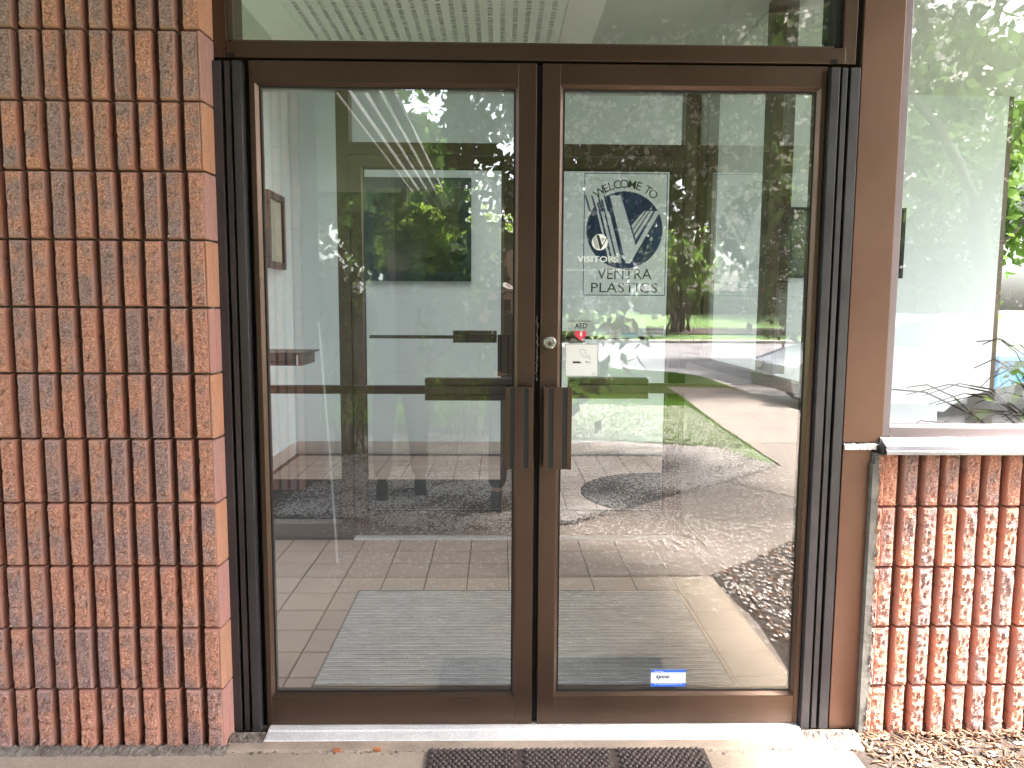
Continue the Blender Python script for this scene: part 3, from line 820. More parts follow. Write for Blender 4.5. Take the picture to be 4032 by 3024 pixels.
dr = thing("glass_door", "right leaf of the double glass doors, with lock, stickers and white visitors lettering", "door", group="glass entrance doors")
leaf_frame(dr, Rx0, Rx1, Z0, DH, 0.0275, 0.0667, 1, 0.0734, 0.1072, 0.0, 0.045, M_GLASS, 0.015, 0.012, M_BRONZE, M_BRONZE_D)
ribbed_pull("handle", 0.0195, 0.1065, 0.884, 1.142, 0.0, -0.045, -1, dr)
exit_bar(dr, 0.35, 0.86, 0.105, 0.362, 1.113, 1.144, 1.096, 1.161, 0.055)
lk = MB().lathe([(0.0225, 0.0), (0.0225, -0.006), (0.0200, -0.009), (0.0185, -0.0095)], (0.0375, 0, 1.279)).obj("lock", M_BRONZE_D, dr, smooth=False)
MB().lathe([(0.0180, -0.0085), (0.0180, -0.0115), (0.0170, -0.0125)], (0.0375, 0, 1.279)).obj("lock_face", M_CHROME, lk)
MB().lathe([(0.0075, -0.0120), (0.0072, -0.0138)], (0.0375, 0, 1.2765), n=18).obj("keyway_plug", M_BRONZE_D, lk)
MB().box(0.0366, 0.0384, -0.0146, -0.0134, 1.270, 1.279).obj("key_slot", M_CAVITY_SHADE, lk)

GD = 0.0128      # decal plane, just outside the outer glass
# visitors lettering (white vinyl)
vis = MB()
put_text(vis, "VISITORS", 0.122, 1.530, 0.0175, GD, width=0.128)
put_text(vis, "DIAL", 0.090, 1.502, 0.0065, GD, width=0.205)
put_text(vis, "TOSEE", 0.245, 1.481, 0.0062, GD, width=0.042)
put_text(vis, "NEXT", 0.236, 1.459, 0.0062, GD, width=0.062)
def v_logo(mb, cx, cz, R, y, mode):
    """round badge carrying a striped V.  mode 'navy': dark disc, pale stripes drawn as a second set"""
    pass
vo = vis.obj("visitor_lettering", M_WVINYL, dr)
tag(vo, "white visitors notice lettering on the right door glass")
# round badge: disc split by strokes
def disc_pts(cx, cz, R, y, a0=0, a1=2 * math.pi, n=40):
    return [(cx + R * math.cos(a0 + (a1 - a0) * k / n), y, cz + R * math.sin(a0 + (a1 - a0) * k / n)) for k in range(n)]
def vstrokes(cx, cz, R, s):
    """strokes of the V emblem as quads in unit disc coordinates, from measured points"""
    P = lambda u, w: (cx + u * R, cz + w * R)
    q = []
    # broad left arm
    q.append([P(-0.42, 0.90), P(-0.10, 0.90), P(0.325, -0.385), P(0.17, -0.86), P(0.05, -0.86)])
    # right arm, main stroke
    q.append([P(0.17, -0.86), P(0.325, -0.385), P(0.76, 0.50), P(0.905, 0.50)])
    return [q[0], [q[1][0], q[1][1], q[1][2], q[1][3]]]
def badge(root, name, cx, cz, R, y, mdisc, mstroke, dy):
    d = MB().poly(disc_pts(cx, cz, R, y)).obj(name, mdisc, root)
    P = lambda u, w: (cx + u * R, y - dy, cz + w * R)
    st = MB()
    st.poly([P(-0.46, 0.88), P(-0.12, 0.88), P(0.31, -0.40), P(0.80, 0.50), P(0.93, 0.50), P(0.16, -0.86), P(0.02, -0.86)])
    for k in range(3):            # thin bars of the left arm
        o = -0.165 * (k + 1)
        st.poly([P(-0.50 + o, 0.88), P(-0.435 + o, 0.88), P(0.03 + o * 0.90, -0.80 + 0.0 * k), P(-0.04 + o * 0.90, -0.80)])
    for k in range(3):            # thin bars of the right arm
        o = -0.135 * (k + 1)
        t = 0.11 * (k + 1)
        st.poly([P(0.225 - 0.03 * k + 0.045 * 0, -0.24 + t), P(0.27 - 0.03 * k, -0.16 + t), P(0.745 + o, 0.50), P(0.67 + o, 0.50)])
    st.obj("stripes", mstroke, d)
    return d
bd = badge(dr, "visitor_badge", 0.1915, 1.5905, 0.0248, GD, M_WVINYL, M_INK, 0.0004)
tag(bd, "small white round emblem with dark V above the visitors lettering")
# AED sticker
ae = MB().box(0.0955, 0.1755, GD - 0.0002, GD + 0.0002, 1.2905, 1.3545).obj("aed_sticker", M_STCLEAR, dr)
tag(ae, "clear AED sticker with a pink heart")
mb = MB(); put_text(mb, "FAC", 0.1005, 1.3435, 0.0042, GD - 0.0012, width=0.070); put_text(mb, "AED", 0.1365, 1.3235, 0.0155, GD - 0.0012, width=0.0385, center=True)
mb.box(0.117, 0.156, GD - 0.0013, GD - 0.0011, 1.3205, 1.3212); mb.obj("lettering", M_STINK, ae)
hp = []
for k in range(40):
    t = 2 * math.pi * k / 40
    hp.append((0.1360 + 0.0192 * math.sin(t) ** 3, GD - 0.0012, 1.3020 + 0.00118 * (13 * math.cos(t) - 5 * math.cos(2 * t) - 2 * math.cos(3 * t) - math.cos(4 * t))))
MB().poly(hp).obj("heart", M_STRED, ae)
MB().poly([(0.1365, GD - 0.0016, 1.3135), (0.1405, GD - 0.0016, 1.3130), (0.1385, GD - 0.0016, 1.3060), (0.1420, GD - 0.0016, 1.3055), (0.1352, GD - 0.0016, 1.2910), (0.1370, GD - 0.0016, 1.3005), (0.1322, GD - 0.0016, 1.3010)]).obj("bolt", M_STWHITE, ae)
# smoking sign
sx0, sx1, sz0, sz1 = 0.0885, 0.1925, 1.1715, 1.2740
sm = MB().box(sx0, sx1, GD - 0.0002, GD + 0.0003, sz0, sz1).obj("smoking_sign", M_STWHITE, dr)
tag(sm, "white square sign with a smoking cigarette")
mb = MB(); y_ = GD - 0.0012; e = 0.0015
for a in ((sx0, sx1, sz0, sz0 + e), (sx0, sx1, sz1 - e, sz1), (sx0, sx0 + e, sz0, sz1), (sx1 - e, sx1, sz0, sz1)):
    mb.box(a[0], a[1], y_ - 0.0001, y_, a[2], a[3])
mb.obj("border", M_GREYINK, sm)
U = lambda u, w: (sx0 + (sx1 - sx0) * u, y_, sz0 + (sz1 - sz0) * w)
mb = MB()
mb.poly([U(0.23, 0.405), U(0.50, 0.405), U(0.44, 0.465), U(0.23, 0.465)])
mb.poly([U(0.60, 0.465), U(0.67, 0.405), U(0.67, 0.465)])
mb.poly([U(0.70, 0.41), U(0.715, 0.41), U(0.715, 0.465), U(0.70, 0.465)]); mb.poly([U(0.75, 0.41), U(0.765, 0.41), U(0.765, 0.465), U(0.75, 0.465)])
mb.obj("cigarette", M_STINK, sm)
def line_strip(mb, pts, w):
    for a, b in zip(pts[:-1], pts[1:]):
        d = Vector((b[0] - a[0], b[2] - a[2])); n = Vector((-d.y, d.x)).normalized() * w / 2
        mb.poly([(a[0] - n.x, a[1], a[2] - n.y), (b[0] - n.x, b[1], b[2] - n.y), (b[0] + n.x, b[1], b[2] + n.y), (a[0] + n.x, a[1], a[2] + n.y)])
mb = MB()
line_strip(mb, [U(0.53 + 0.085 * math.cos(t), 0.755 + 0.085 * math.sin(t)) for t in np.linspace(-0.9, 4.2, 22)], 0.0012)
line_strip(mb, [U(0.52, 0.69), U(0.52, 0.63), U(0.56, 0.60), U(0.66, 0.60), U(0.71, 0.57), U(0.72, 0.52)], 0.0012)
line_strip(mb, [U(0.62, 0.66), U(0.70, 0.655), U(0.75, 0.61), U(0.765, 0.52)], 0.0012)
line_strip(mb, [U(0.88 + 0.05 * math.cos(t), 0.085 + 0.035 * math.sin(t)) for t in np.linspace(0, 6.3, 14)], 0.0009)
mb.obj("smoke", M_GREYINK, sm)
# blue and white security sticker
tx0, tx1, tz0, tz1 = 0.3855, 0.5005, 0.1425, 0.2005
ty = MB().box(tx0, tx1, GD - 0.0002, GD + 0.0003, tz0, tz1).obj("security_sticker", M_STWHITE, dr)
tag(ty, "blue and white security sticker low on the right door")
H_ = tz1 - tz0
mb = MB(); mb.box(tx0, tx1, y_ - 0.0001, y_, tz1 - H_ * 0.155, tz1); mb.box(tx0, tx1, y_ - 0.0001, y_, tz0, tz0 + H_ * 0.20)
mb.obj("blue_band", M_STBLUE, ty)
mb = MB(); put_text(mb, "PROT", tx0 + 0.011, tz1 - H_ * 0.125, 0.0050, y_ - 0.0006, width=0.030)
put_text(mb, "TISD", tx0 + 0.010, tz0 + H_ * 0.125, 0.0040, y_ - 0.0006, width=0.094)
mb.obj("lettering", M_STWHITE, ty)
mb = MB(); put_text(mb, "TYCO", tx0 + 0.016, tz0 + H_ * 0.50, 0.0125, y_, width=0.045); mb.obj("brand_lettering", M_NAVY, ty)
mb = MB(); put_text(mb, "INT", tx0 + 0.036, tz0 + H_ * 0.375, 0.0032, y_, width=0.048); mb.obj("small_print", pm("pale_print", (0.55, 0.58, 0.62), 0.6), ty)

# ------------------------------------------------------------------ right window
win = thing("window", "tall clear window with metal sill above the low brick wall at right", "window")
box_obj("frame", M_PURPLE, 1.1005, 1.1235, -0.006, 0.10, 0.985, 2.77, win, 0.0015)
box_obj("frame", M_PURPLE, 1.1235, 3.3, -0.006, 0.10, 0.983, 1.013, win, 0.0015)
box_obj("frame", M_PURPLE, 3.26, 3.3, -0.006, 0.10, 1.013, 2.70, win, 0.0015)
box_obj("frame", M_PURPLE, 1.1235, 3.3, -0.006, 0.10, 2.70, 2.77, win, 0.0015)
box_obj("gasket", M_CAULKW, 1.1236, 1.1260, 0.004, 0.0145, 1.013, 2.70, win)
box_obj("gasket", M_CAULKW, 1.1260, 3.26, 0.004, 0.0145, 1.0131, 1.0195, win)
box_obj("pane", M_GLASS_WIN, 1.1236, 3.26, 0.015, 0.021, 1.0131, 2.70, win)
sill = MB().prism([(0.10, 0.983), (-0.012, 0.981), (-0.052, 0.962), (-0.055, 0.948), (-0.060, 0.946), (-0.060, 0.936), (-0.056, 0.9345), (0.10, 0.936)], 'x', 1.092, 3.4).obj("sill", M_SILL, win)
rubble_strip("white_sealant", 1.09, 3.3, -0.020, -0.004, 0.979, 0.006, 160, M_CAULKW, win, 12)
box_obj("sill_end", M_CAVITY_SHADE, 1.076, 1.0915, -0.052, -0.022, 0.936, 0.960, win)
structure(box_obj("right_brick_backing", M_IWALL, 1.10, 6.0, 0.101, 0.16, -0.05, 0.93))
structure(box_obj("far_front_wall", M_BLDG, 3.31, 6.0, 0.032, 0.12, 0.93, 3.279))
structure(box_obj("left_front_wall", M_IWALL, -1.985, -0.985, 0.031, 0.058, -0.05, 2.599))

# ================================================================== INTERIOR
# entrance mat with aluminium tread rails
em = thing("entrance_mat", "grey ribbed aluminium entrance mat on the tiles inside the doors", "mat", (-0.03, 0.71, 0.02))
MB().box(-0.755, 0.768, -0.458, 0.455, -0.006, 0.004).obj("carpet_base", M_CARPET, em)
bd_ = MB(); bd_.box(-0.762, -0.755, -0.465, 0.462, -0.006, 0.006); bd_.box(0.768, 0.775, -0.465, 0.462, -0.006, 0.006); bd_.box(-0.755, 0.768, 0.455, 0.462, -0.006, 0.006); bd_.box(-0.755, 0.768, -0.465, -0.458, -0.006, 0.006)
bd_.obj("edge_trim", pm("mat_edge", (0.12, 0.10, 0.09), 0.6), em)
rl = MB().box(-0.753, 0.766, -0.0022, 0.0022, 0.003, 0.0068).mesh("tread_rail", M_RAIL)
cs = MB().box(-0.753, 0.766, -0.0125, 0.0125, 0.003, 0.0056).mesh("carpet_strip", M_CARPET)
for k in range(28):
    y = -0.442 + k * 0.0328
    link("tread_rail", rl, em, (0, y, 0))
    if k < 27: link("carpet_strip", cs, em, (0, y + 0.0164, 0))

bm_ = thing("floor_mat", "black carpet runner just behind the inner doors in the lobby", "mat", (-0.85, 2.78, 0.02))
MB().box(-1.06, 1.04, -0.68, 0.72, 0.0, 0.007).obj("pile", M_BLACKMAT, bm_, bevel=0.002)
MB().box(-1.08, 1.06, -0.70, 0.74, 0.0, 0.004).obj("rubber_edge", M_BLACK, bm_)
rug = thing("round_rug", "round black rug on the lobby tiles right of the runner", "rug", (1.15, 3.10, 0.02))
MB().lathe([(0.66, 0.0), (0.66, 0.008), (0.64, 0.010)], (0, 0, 0), 'z', 48).obj("pile", M_BLACKMAT, rug)

# inner storefront
YI = 2.036
inn = thing("inner_door_frame", "brown aluminium frame of the inner vestibule doors with sidelight", "door frame")
box_obj("mullion", M_BRONZE_D, -1.042, -0.970, YI, YI + 0.11, 0.014, 2.60, inn, 0.0015)
box_obj("mullion", M_BRONZE_D, 0.935, 1.00, YI, YI + 0.11, 0.014, 2.60, inn, 0.0015)
box_obj("mullion", M_BRONZE, 1.012, 1.06, YI + 0.02, YI + 0.11, 0.014, 2.60, inn, 0.0015)
box_obj("mullion", M_BRONZE_D, 1.066, 1.125, YI + 0.01, YI + 0.11, 0.014, 2.60, inn, 0.0015)
box_obj("header", M_BRONZE_D, -0.969, 0.934, YI, YI + 0.11, 2.236, 2.302, inn, 0.0015)
box_obj("transom_glass", M_GLASS_IN, -0.969, 0.934, YI + 0.04, YI + 0.046, 2.302, 2.60, inn)
box_obj("sidelight_rail", M_BRONZE_D, -1.985, -1.043, YI, YI + 0.10, 0.021, 0.10, inn, 0.0015)
box_obj("sidelight_glass", M_GLASS_IN, -1.985, -1.043, YI + 0.04, YI + 0.046, 0.10, 2.60, inn)
box_obj("threshold", M_ALU, -0.965, 0.93, YI - 0.06, YI + 0.06, 0.0205, 0.027, inn)
def inner_leaf(l, r, hinge, label):
    d = thing("inner_glass_door", label, "door", group="inner vestibule doors")
    leaf_frame(d, l, r, 0.030, 2.230, 0.075, 0.088, hinge, 0.072, 0.145, YI + 0.004, 0.045, M_GLASS_IN, YI + 0.022, 0.012, M_BRONZE_D, M_BRONZE_D)
    return d
di = inner_leaf(-0.967, -0.019, -1, "left inner vestibule door behind the outer glass, nearest the framed teal picture")
exit_bar(di, -0.88, -0.39, -0.39, -0.133, 1.195, 1.214, 1.172, 1.243, YI + 0.07)
ribbed_pull("handle", -0.128, -0.045, 0.985, 1.225, YI, YI - 0.045, 1, di)
box_obj("maker_plate", M_CHROME, -0.585, -0.545, YI + 0.0005, YI + 0.003, 0.164, 0.174, di)
dj = inner_leaf(-0.015, 0.932, 1, "right inner vestibule door carrying the navy welcome emblem")
exit_bar(dj, 0.39, 0.86, 0.105, 0.39, 1.195, 1.214, 1.172, 1.243, YI + 0.07)
ribbed_pull("handle", 0.012, 0.095, 0.985, 1.225, YI, YI - 0.045, -1, dj)
box_obj("maker_plate", M_CHROME, 0.355, 0.395, YI + 0.0005, YI + 0.003, 0.164, 0.174, dj)
# welcome decal on the inner glass
WY = YI + 0.020
wx0, wx1, wz0, wz1 = 0.364, 0.842, 1.452, 2.146
wd = MB(); e = 0.0045
for a in ((wx0, wx1, wz1 - e, wz1), (wx0, wx1, wz0, wz0 + e), (wx0, wx0 + e, wz0, wz1), (wx1 - e, wx1, wz0, wz1)):
    wd.box(a[0], a[1], WY - 0.0003, WY, a[2], a[3])
wd = wd.obj("welcome_decal", M_NAVY, dj)
tag(wd, "bordered welcome decal with a navy disc and striped V")
CX, CZ, CR = 0.5995, 1.826, 0.219
P = lambda u, w: (CX + u * CR, CZ + w * CR)
# navy disc clipped by the pale V: build the disc as fine vertical cells and leave out the strokes
def in_poly(x, z, poly):
    c = False; n = len(poly)
    for i in range(n):
        (x1, z1), (x2, z2) = poly[i], poly[(i + 1) % n]
        if (z1 > z) != (z2 > z) and x < (x2 - x1) * (z - z1) / (z2 - z1) + x1: c = not c
    return c
def pq(*p): return [P(*q) for q in p]
strokes = [pq((-0.40, 0.89), (-0.115, 0.89), (0.305, -0.40), (0.80, 0.50), (0.935, 0.50), (0.165, -0.86), (0.045, -0.86)),]
for k, (w0, gap) in enumerate(((0.10, 0), (0.075, 0), (0.055, 0))):
    top = (-0.52, -0.665, -0.795)[k]; bot = (-0.055, -0.20, -0.33)[k]
    strokes.append(pq((top - w0, 0.89), (top, 0.89), (bot, -0.86), (bot - w0, -0.86)))
for k in range(3):
    a = (0.755, 0.645, 0.545)[k]; w0 = (0.085, 0.065, 0.045)[k]
    zb = (-0.23, -0.09, 0.03)[k]; xb = (0.305, 0.255, 0.215)[k]
    strokes.append(pq((a - w0, 0.50), (a, 0.50), (xb, zb), (xb - 0.035, zb + 0.09)))
N = 118
dm = MB(); st = 2 * CR / N
for i in range(N):
    x = CX - CR + (i + 0.5) * st
    half = math.sqrt(max(0, CR * CR - (x - CX) ** 2))
    zs = sorted([CZ - half, CZ + half])
    crosses = set()
    for poly in strokes:
        n = len(poly)
        for a in range(n):
            (x1, z1), (x2, z2) = poly[a], poly[(a + 1) % n]
            if (x1 > x) != (x2 > x): crosses.add(z1 + (z2 - z1) * (x - x1) / (x2 - x1))
    lv = [CZ - half] + sorted(c for c in crosses if CZ - half < c < CZ + half) + [CZ + half]
    for a, b in zip(lv[:-1], lv[1:]):
        if b - a < 1e-5: continue
        m_ = (a + b) / 2
        if not any(in_poly(x, m_, p) for p in strokes):
            dm.box(x - st / 2, x + st / 2, WY - 0.0003, WY, a, b)
# fine dark bars continue above the disc on the left of the V
for k in range(4):
    t0 = (-1.06, -0.895, -0.735, -0.57)[k]; t1 = t0 + 0.035
    u = 0.48
    q = pq((t0, 0.89), (t1, 0.89), (t1 + 0.115 + 0.03, u), (t0 + 0.115 + 0.0, u))
    dm.poly([(a, WY, b) for a, b in q])
dm.obj("emblem", M_NAVY, wd)
tm = MB()
chars = "WELCOME TO"
ang0, ang1 = math.radians(130), math.radians(47)
adv = [1.25, 0.85, 0.8, 1.0, 1.1, 1.2, 0.85, 0.55, 0.85, 1.1]
tot = sum(adv); acc = 0
for c_, a_ in zip(chars, adv):
    t = (acc + a_ / 2) / tot; acc += a_
    if c_ == " ": continue
    ang = ang0 + (ang1 - ang0) * t
    v, f, w = TXT["ch" + c_]
    s = 0.047 / 0.70; rr = CR * 1.085
    i = len(tm.v)
    for a, b in v:
        lx, lz = (a - w / 2) * s, b * s
        tm.v.append((CX + math.cos(ang) * (rr + lz) + math.sin(ang) * lx, WY, CZ + math.sin(ang) * (rr + lz) - math.cos(ang) * lx))
    for q in f: tm.f.append(tuple(i + k for k in q)); tm.m.append(0)
put_text(tm, "VENTRA", CX + 0.005, 1.546, 0.062, WY, width=0.315, center=True)
put_text(tm, "PLASTICS", CX + 0.005, 1.470, 0.056, WY, width=0.385, center=True)
tm.obj("lettering", M_INK, wd)
# papers taped low on the inner right door
pp = box_obj("taped_poster", M_STWHITE, 0.50, 0.690, WY - 0.0005, WY + 0.0002, 1.205, 1.320, dj)
tag(pp, "white and pale blue paper taped to the right inner door")
box_obj("blue_field", M_STLBLUE, 0.60, 0.688, WY - 0.0010, WY - 0.0006, 1.207, 1.238, pp)
pp = box_obj("taped_paper", M_STWHITE, 0.733, 0.842, WY - 0.0005, WY + 0.0002, 1.225, 1.320, dj)
tag(pp, "small white paper with grey band taped to the right inner door")
box_obj("grey_band", M_GREYINK, 0.738, 0.840, WY - 0.0010, WY - 0.0006, 1.251, 1.277, pp)
mb = MB(); put_text(mb, "JOBS", 0.740, 1.231, 0.011, WY - 0.0008, width=0.095); mb.obj("lettering", M_STINK, pp)

# glazed partition on the right of the vestibule
pt = thing("side_partition", "brown framed glass partition along the right side of the vestibule", "partition", (0.955, 1.05, 0.014))
box_obj("bottom_rail", M_BRONZE_D, 0, 0.06, -0.92, 0.975, 0.0, 0.136, pt, 0.0015)
box_obj("middle_rail", M_BRONZE, 0, 0.05, -0.92, 0.975, 1.062, 1.102, pt, 0.0015)
box_obj("post", M_BRONZE_D, 0, 0.05, -0.35, -0.26, 1.102, 2.586, pt, 0.0015)
box_obj("post", M_BRONZE, 0.055, 0.11, -0.30, -0.22, 1.102, 2.586, pt, 0.0015)
box_obj("lower_panel", pm("panel_laminate", (0.23, 0.185, 0.155), 0.5, var=0.06, vscale=3), 0.012, 0.040, -0.92, 0.975, 0.136, 1.062, pt)
box_obj("pane", M_GLASS_IN, 0.022, 0.028, -0.92, 0.975, 1.102, 2.586, pt)

# ceiling light with egg-crate louvre
cl = thing("ceiling_light", "white recessed ceiling light with egg crate louvre above the vestibule", "light fixture", (-0.417, 0.955, 2.60))
fx0, fx1, fy0, fy1 = -0.566, 0.566, -0.305, 0.305
f_ = MB()
f_.box(fx0 - 0.17, fx0, fy0 - 0.06, fy1 + 0.02, -0.010, -0.001); f_.box(fx1, fx1 + 0.15, fy0 - 0.06, fy1 + 0.02, -0.010, -0.001)
f_.box(fx0, fx1, fy1, fy1 + 0.02, -0.010, -0.001); f_.box(fx0, fx1, fy0 - 0.06, fy0, -0.010, -0.001)
f_.obj("flange", M_WHITE, cl)
lip_ = MB(); lip_.box(fx0, fx0 + 0.006, fy0, fy1, -0.016, -0.002); lip_.box(fx1 - 0.006, fx1, fy0, fy1, -0.016, -0.002); lip_.box(fx0, fx1, fy1 - 0.006, fy1, -0.016, -0.002)
lip_.obj("inner_edge", pm("grey_edge", (0.35, 0.36, 0.35), 0.5), cl)
box_obj("reflector", pm("reflector_shade", (0.12, 0.125, 0.12), 0.6), fx0, fx1, fy0, fy1, -0.003, -0.0015, cl)  # reflector darkened to paint in the shade between the blades
bl_y = MB().prism([(-0.006, -0.003), (0.006, -0.003), (0.016, -0.036), (-0.016, -0.036)], 'y', fy0 + 0.004, fy1 - 0.008).mesh("louvre_blade", M_LOUVRE)
bl_x = MB().prism([(-0.003, -0.0035), (0.003, -0.0035), (0.0085, -0.033), (-0.0085, -0.033)], 'x', fx0 + 0.006, fx1 - 0.006).mesh("louvre_crossblade", M_LOUVRE)
for k in range(22): link("louvre_blade", bl_y, cl, (fx0 + 0.030 + k * 0.0511, 0, 0))
for k in range(18): link("louvre_blade", bl_x, cl, (0, fy0 + 0.020 + k * 0.0335, 0))

# pictures
pc = thing("framed_picture", "large dark teal framed picture on the lobby back wall behind the left door", "picture", (-0.851, 4.597, 2.061))
f_ = MB(); w2, h2, b_ = 0.479, 0.457, 0.085
f_.box(-w2, w2, -0.035, 0, h2 - b_, h2); f_.box(-w2, w2, -0.035, 0, -h2, -h2 + b_); f_.box(-w2, -w2 + b_, -0.035, 0, -h2 + b_, h2 - b_); f_.box(w2 - b_, w2, -0.035, 0, -h2 + b_, h2 - b_)
f_.obj("frame", M_TEAL, pc); box_obj("print", M_ART, -w2 + b_, w2 - b_, -0.015, -0.002, -h2 + b_, h2 - b_, pc)
p2 = thing("framed_picture", "narrow looking walnut framed print on the left lobby wall", "picture", (-1.988, 4.005, 1.985))
f_ = MB(); w2, h2, b_ = 0.235, 0.305, 0.055
for a in ((-w2, w2, h2 - b_, h2), (-w2, w2, -h2, -h2 + b_), (-w2, -w2 + b_, -h2 + b_, h2 - b_), (w2 - b_, w2, -h2 + b_, h2 - b_)):
    f_.box(0, 0.05, a[0], a[1], a[2], a[3])
f_.obj("frame", M_WOODF, p2); box_obj("print", M_CREAM, 0.004, 0.028, -w2 + b_, w2 - b_, -h2 + b_, h2 - b_, p2)
box_obj("printed_bar", M_MATB, 0.028, 0.029, -w2 + b_ + 0.015, -w2 + b_ + 0.07, -h2 + b_ + 0.02, h2 - b_ - 0.04, p2)
p3 = thing("framed_picture", "wide dark framed picture on the white lobby wall at the right", "picture", (3.03, 4.597, 1.97))
f_ = MB(); w2, h2, b_ = 0.53, 0.315, 0.03
for a in ((-w2, w2, h2 - b_, h2), (-w2, w2, -h2, -h2 + b_), (-w2, -w2 + b_, -h2 + b_, h2 - b_), (w2 - b_, w2, -h2 + b_, h2 - b_)):
    f_.box(a[0], a[1], -0.03, 0, a[2], a[3])
f_.obj("frame", M_BLACK, p3); box_obj("print", M_ART, -w2 + b_, w2 - b_, -0.012, -0.002, -h2 + b_, h2 - b_, p3)
# dark console shelf on the lobby left wall
sh = thing("wall_shelf", "dark wooden console shelf fixed to the left lobby wall", "shelf", (-1.985, 3.6, 1.02))
MB().box(0.0, 0.40, -0.30, 0.10, -0.085, 0.0).obj("apron", M_WOODF, sh); MB().box(0.0, 0.43, -0.32, 0.12, 0.001, 0.014).obj("top", M_WOODF, sh)
box_obj("bracket", M_ALU, 0.36, 0.372, -0.306, -0.301, -0.08, -0.005, sh)

# pale tub chair and a dry twig plant in the right-hand room
tc_ = thing("tub_chair", "pale grey round backed tub chair in the room behind the right window", "chair", (3.55, 2.75, 0.014))
mb = MB(); n = 26; g0 = []
for k in range(n + 1):
    a = math.pi * (1.08 * k / n - 0.04)
    hgt = 0.66 + 0.32 * math.sin(a) ** 0.8 if 0 < a < math.pi else 0.66
    g0.append((math.cos(a), -math.sin(a), hgt))
for (x0, y0, h0), (x1, y1, h1) in zip(g0[:-1], g0[1:]):
    ro, ri = 0.62, 0.50
    mb.poly([(x0 * ro, y0 * ro, 0.12), (x1 * ro, y1 * ro, 0.12), (x1 * ro, y1 * ro, h1), (x0 * ro, y0 * ro, h0)])
    mb.poly([(x1 * ri, y1 * ri, 0.12), (x0 * ri, y0 * ri, 0.12), (x0 * ri, y0 * ri, h0), (x1 * ri, y1 * ri, h1)])
    mb.poly([(x0 * ro, y0 * ro, h0), (x1 * ro, y1 * ro, h1), (x1 * ri, y1 * ri, h1), (x0 * ri, y0 * ri, h0)])
mb.obj("backrest", M_TUB, tc_)
MB().lathe([(0.49, 0.2), (0.49, 0.42), (0.46, 0.46)], (0, 0, 0), 'z', 30).obj("seat", M_TUB, tc_)
for x, y in ((-.4, -.3), (.4, -.3), (-.4, .3), (.4, .3)): MB().tube([(x, y, 0), (x, y, 0.2)], 0.02, 8).obj("leg", M_WOODF, tc_)
pl_ = thing("potted_plant", "dry twiggy plant with few green tufts standing just inside the right window", "plant", (2.25, 0.62, 0.014))
MB().lathe([(0.14, 0.0), (0.19, 0.55), (0.20, 0.58), (0.18, 0.58), (0.17, 0.52)], (0, 0, 0), 'z', 28).obj("pot", M_CHAIRW, pl_)
rng = np.random.default_rng(61); mb = MB(); tf = []
for k in range(120):
    a = rng.uniform(0, 2 * math.pi); rr_ = rng.uniform(0.25, 1.0); hh_ = rng.uniform(0.98, 1.40)
    p0 = Vector((rng.normal(0, .05), rng.normal(0, .05), 0.5)); p2 = Vector((math.cos(a) * rr_, math.sin(a) * rr_ * 0.5, hh_ - rr_ * 0.28)); p1 = Vector((p2.x * rng.uniform(0.2, 0.8), p2.y * 0.45, hh_ + rng.normal(0, 0.06)))
    pts = [(1 - t) ** 2 * p0 + 2 * t * (1 - t) * p1 + t * t * p2 for t in (0, .2, .4, .6, .8, 1)]
    mb.tube(pts, [0.005, 0.0045, 0.004, 0.0035, 0.003, 0.002], 4, cap=False)
    if k % 20 == 3: tf.append(pts[3])
mb.obj("twigs", M_STEM, pl_)
c = np.repeat(np.array([tuple(t) for t in tf]), 26, 0); c = c + rng.normal(0, 0.026, c.shape)
v, f = leaf_verts(c, np.full(len(c), 0.017), rng, 0); link("foliage", np_mesh("foliage", v, f, M_LEAF_LT), pl_)

# blue bin outside the rear window
bn = thing("recycling_bin", "blue wheeled bin standing outside beyond the white lobby wall", "bin", (5.55, 6.1, -0.2))
mb = MB(); mb.v = [(-.25, -.28, 0.05), (.25, -.28, 0.05), (.25, .28, 0.05), (-.25, .28, 0.05), (-.31, -.34, 1.02), (.31, -.34, 1.02), (.31, .34, 1.02), (-.31, .34, 1.02)]
mb.f = [(0, 3, 2, 1), (4, 5, 6, 7), (0, 1, 5, 4), (1, 2, 6, 5), (2, 3, 7, 6), (3, 0, 4, 7)]; mb.m = [0] * 6
mb.obj("body", M_BIN, bn, bevel=0.02)
MB().prism([(-0.36, 1.025), (0.36, 1.025), (0.36, 1.06), (0.1, 1.10), (-0.36, 1.07)], 'x', -0.33, 0.33).obj("lid", M_BIN, bn)
for s in (-1, 1): MB().lathe([(0.1, -0.02), (0.1, 0.02)], (s * 0.26, 0.27, 0.1), 'x', 18).obj("wheel", M_TYRE, bn)

# ================================================================== CANOPY over the entrance
CZ_ = 3.40
cn = thing("canopy", "flat entrance canopy with boarded soffit and slanting front edge", "canopy", (0, 0, CZ_))
def front_x(y): return 0.52 + (y + 3.70) / 0.653
CXR = 2.6
y = -0.03
while y > -5.0:
    y2 = y - 0.15
    xe0, xe1 = min(CXR, front_x(y)), min(CXR, front_x(y2))
    MB().prism([(-3.3, y), (-3.3, y2 + 0.006), (xe1, y2 + 0.006), (xe0, y)], 'z', 0.0, 0.02).obj("soffit_board", M_SOFFIT, cn)
    y = y2
edge = [(CXR, -0.05), (CXR, -2.34), (-1.47, -5.00), (-1.47, -5.05)]
mb = MB()
for (x0, y0), (x1, y1) in zip(edge[:-1], edge[1:]):
    d = Vector((x1 - x0, y1 - y0)).normalized(); n = Vector((d.y, -d.x)) * 0.05
    mb.prism([(x0, y0), (x1, y1), (x1 - n.x, y1 - n.y), (x0 - n.x, y0 - n.y)], 'z', -0.03, 0.32)
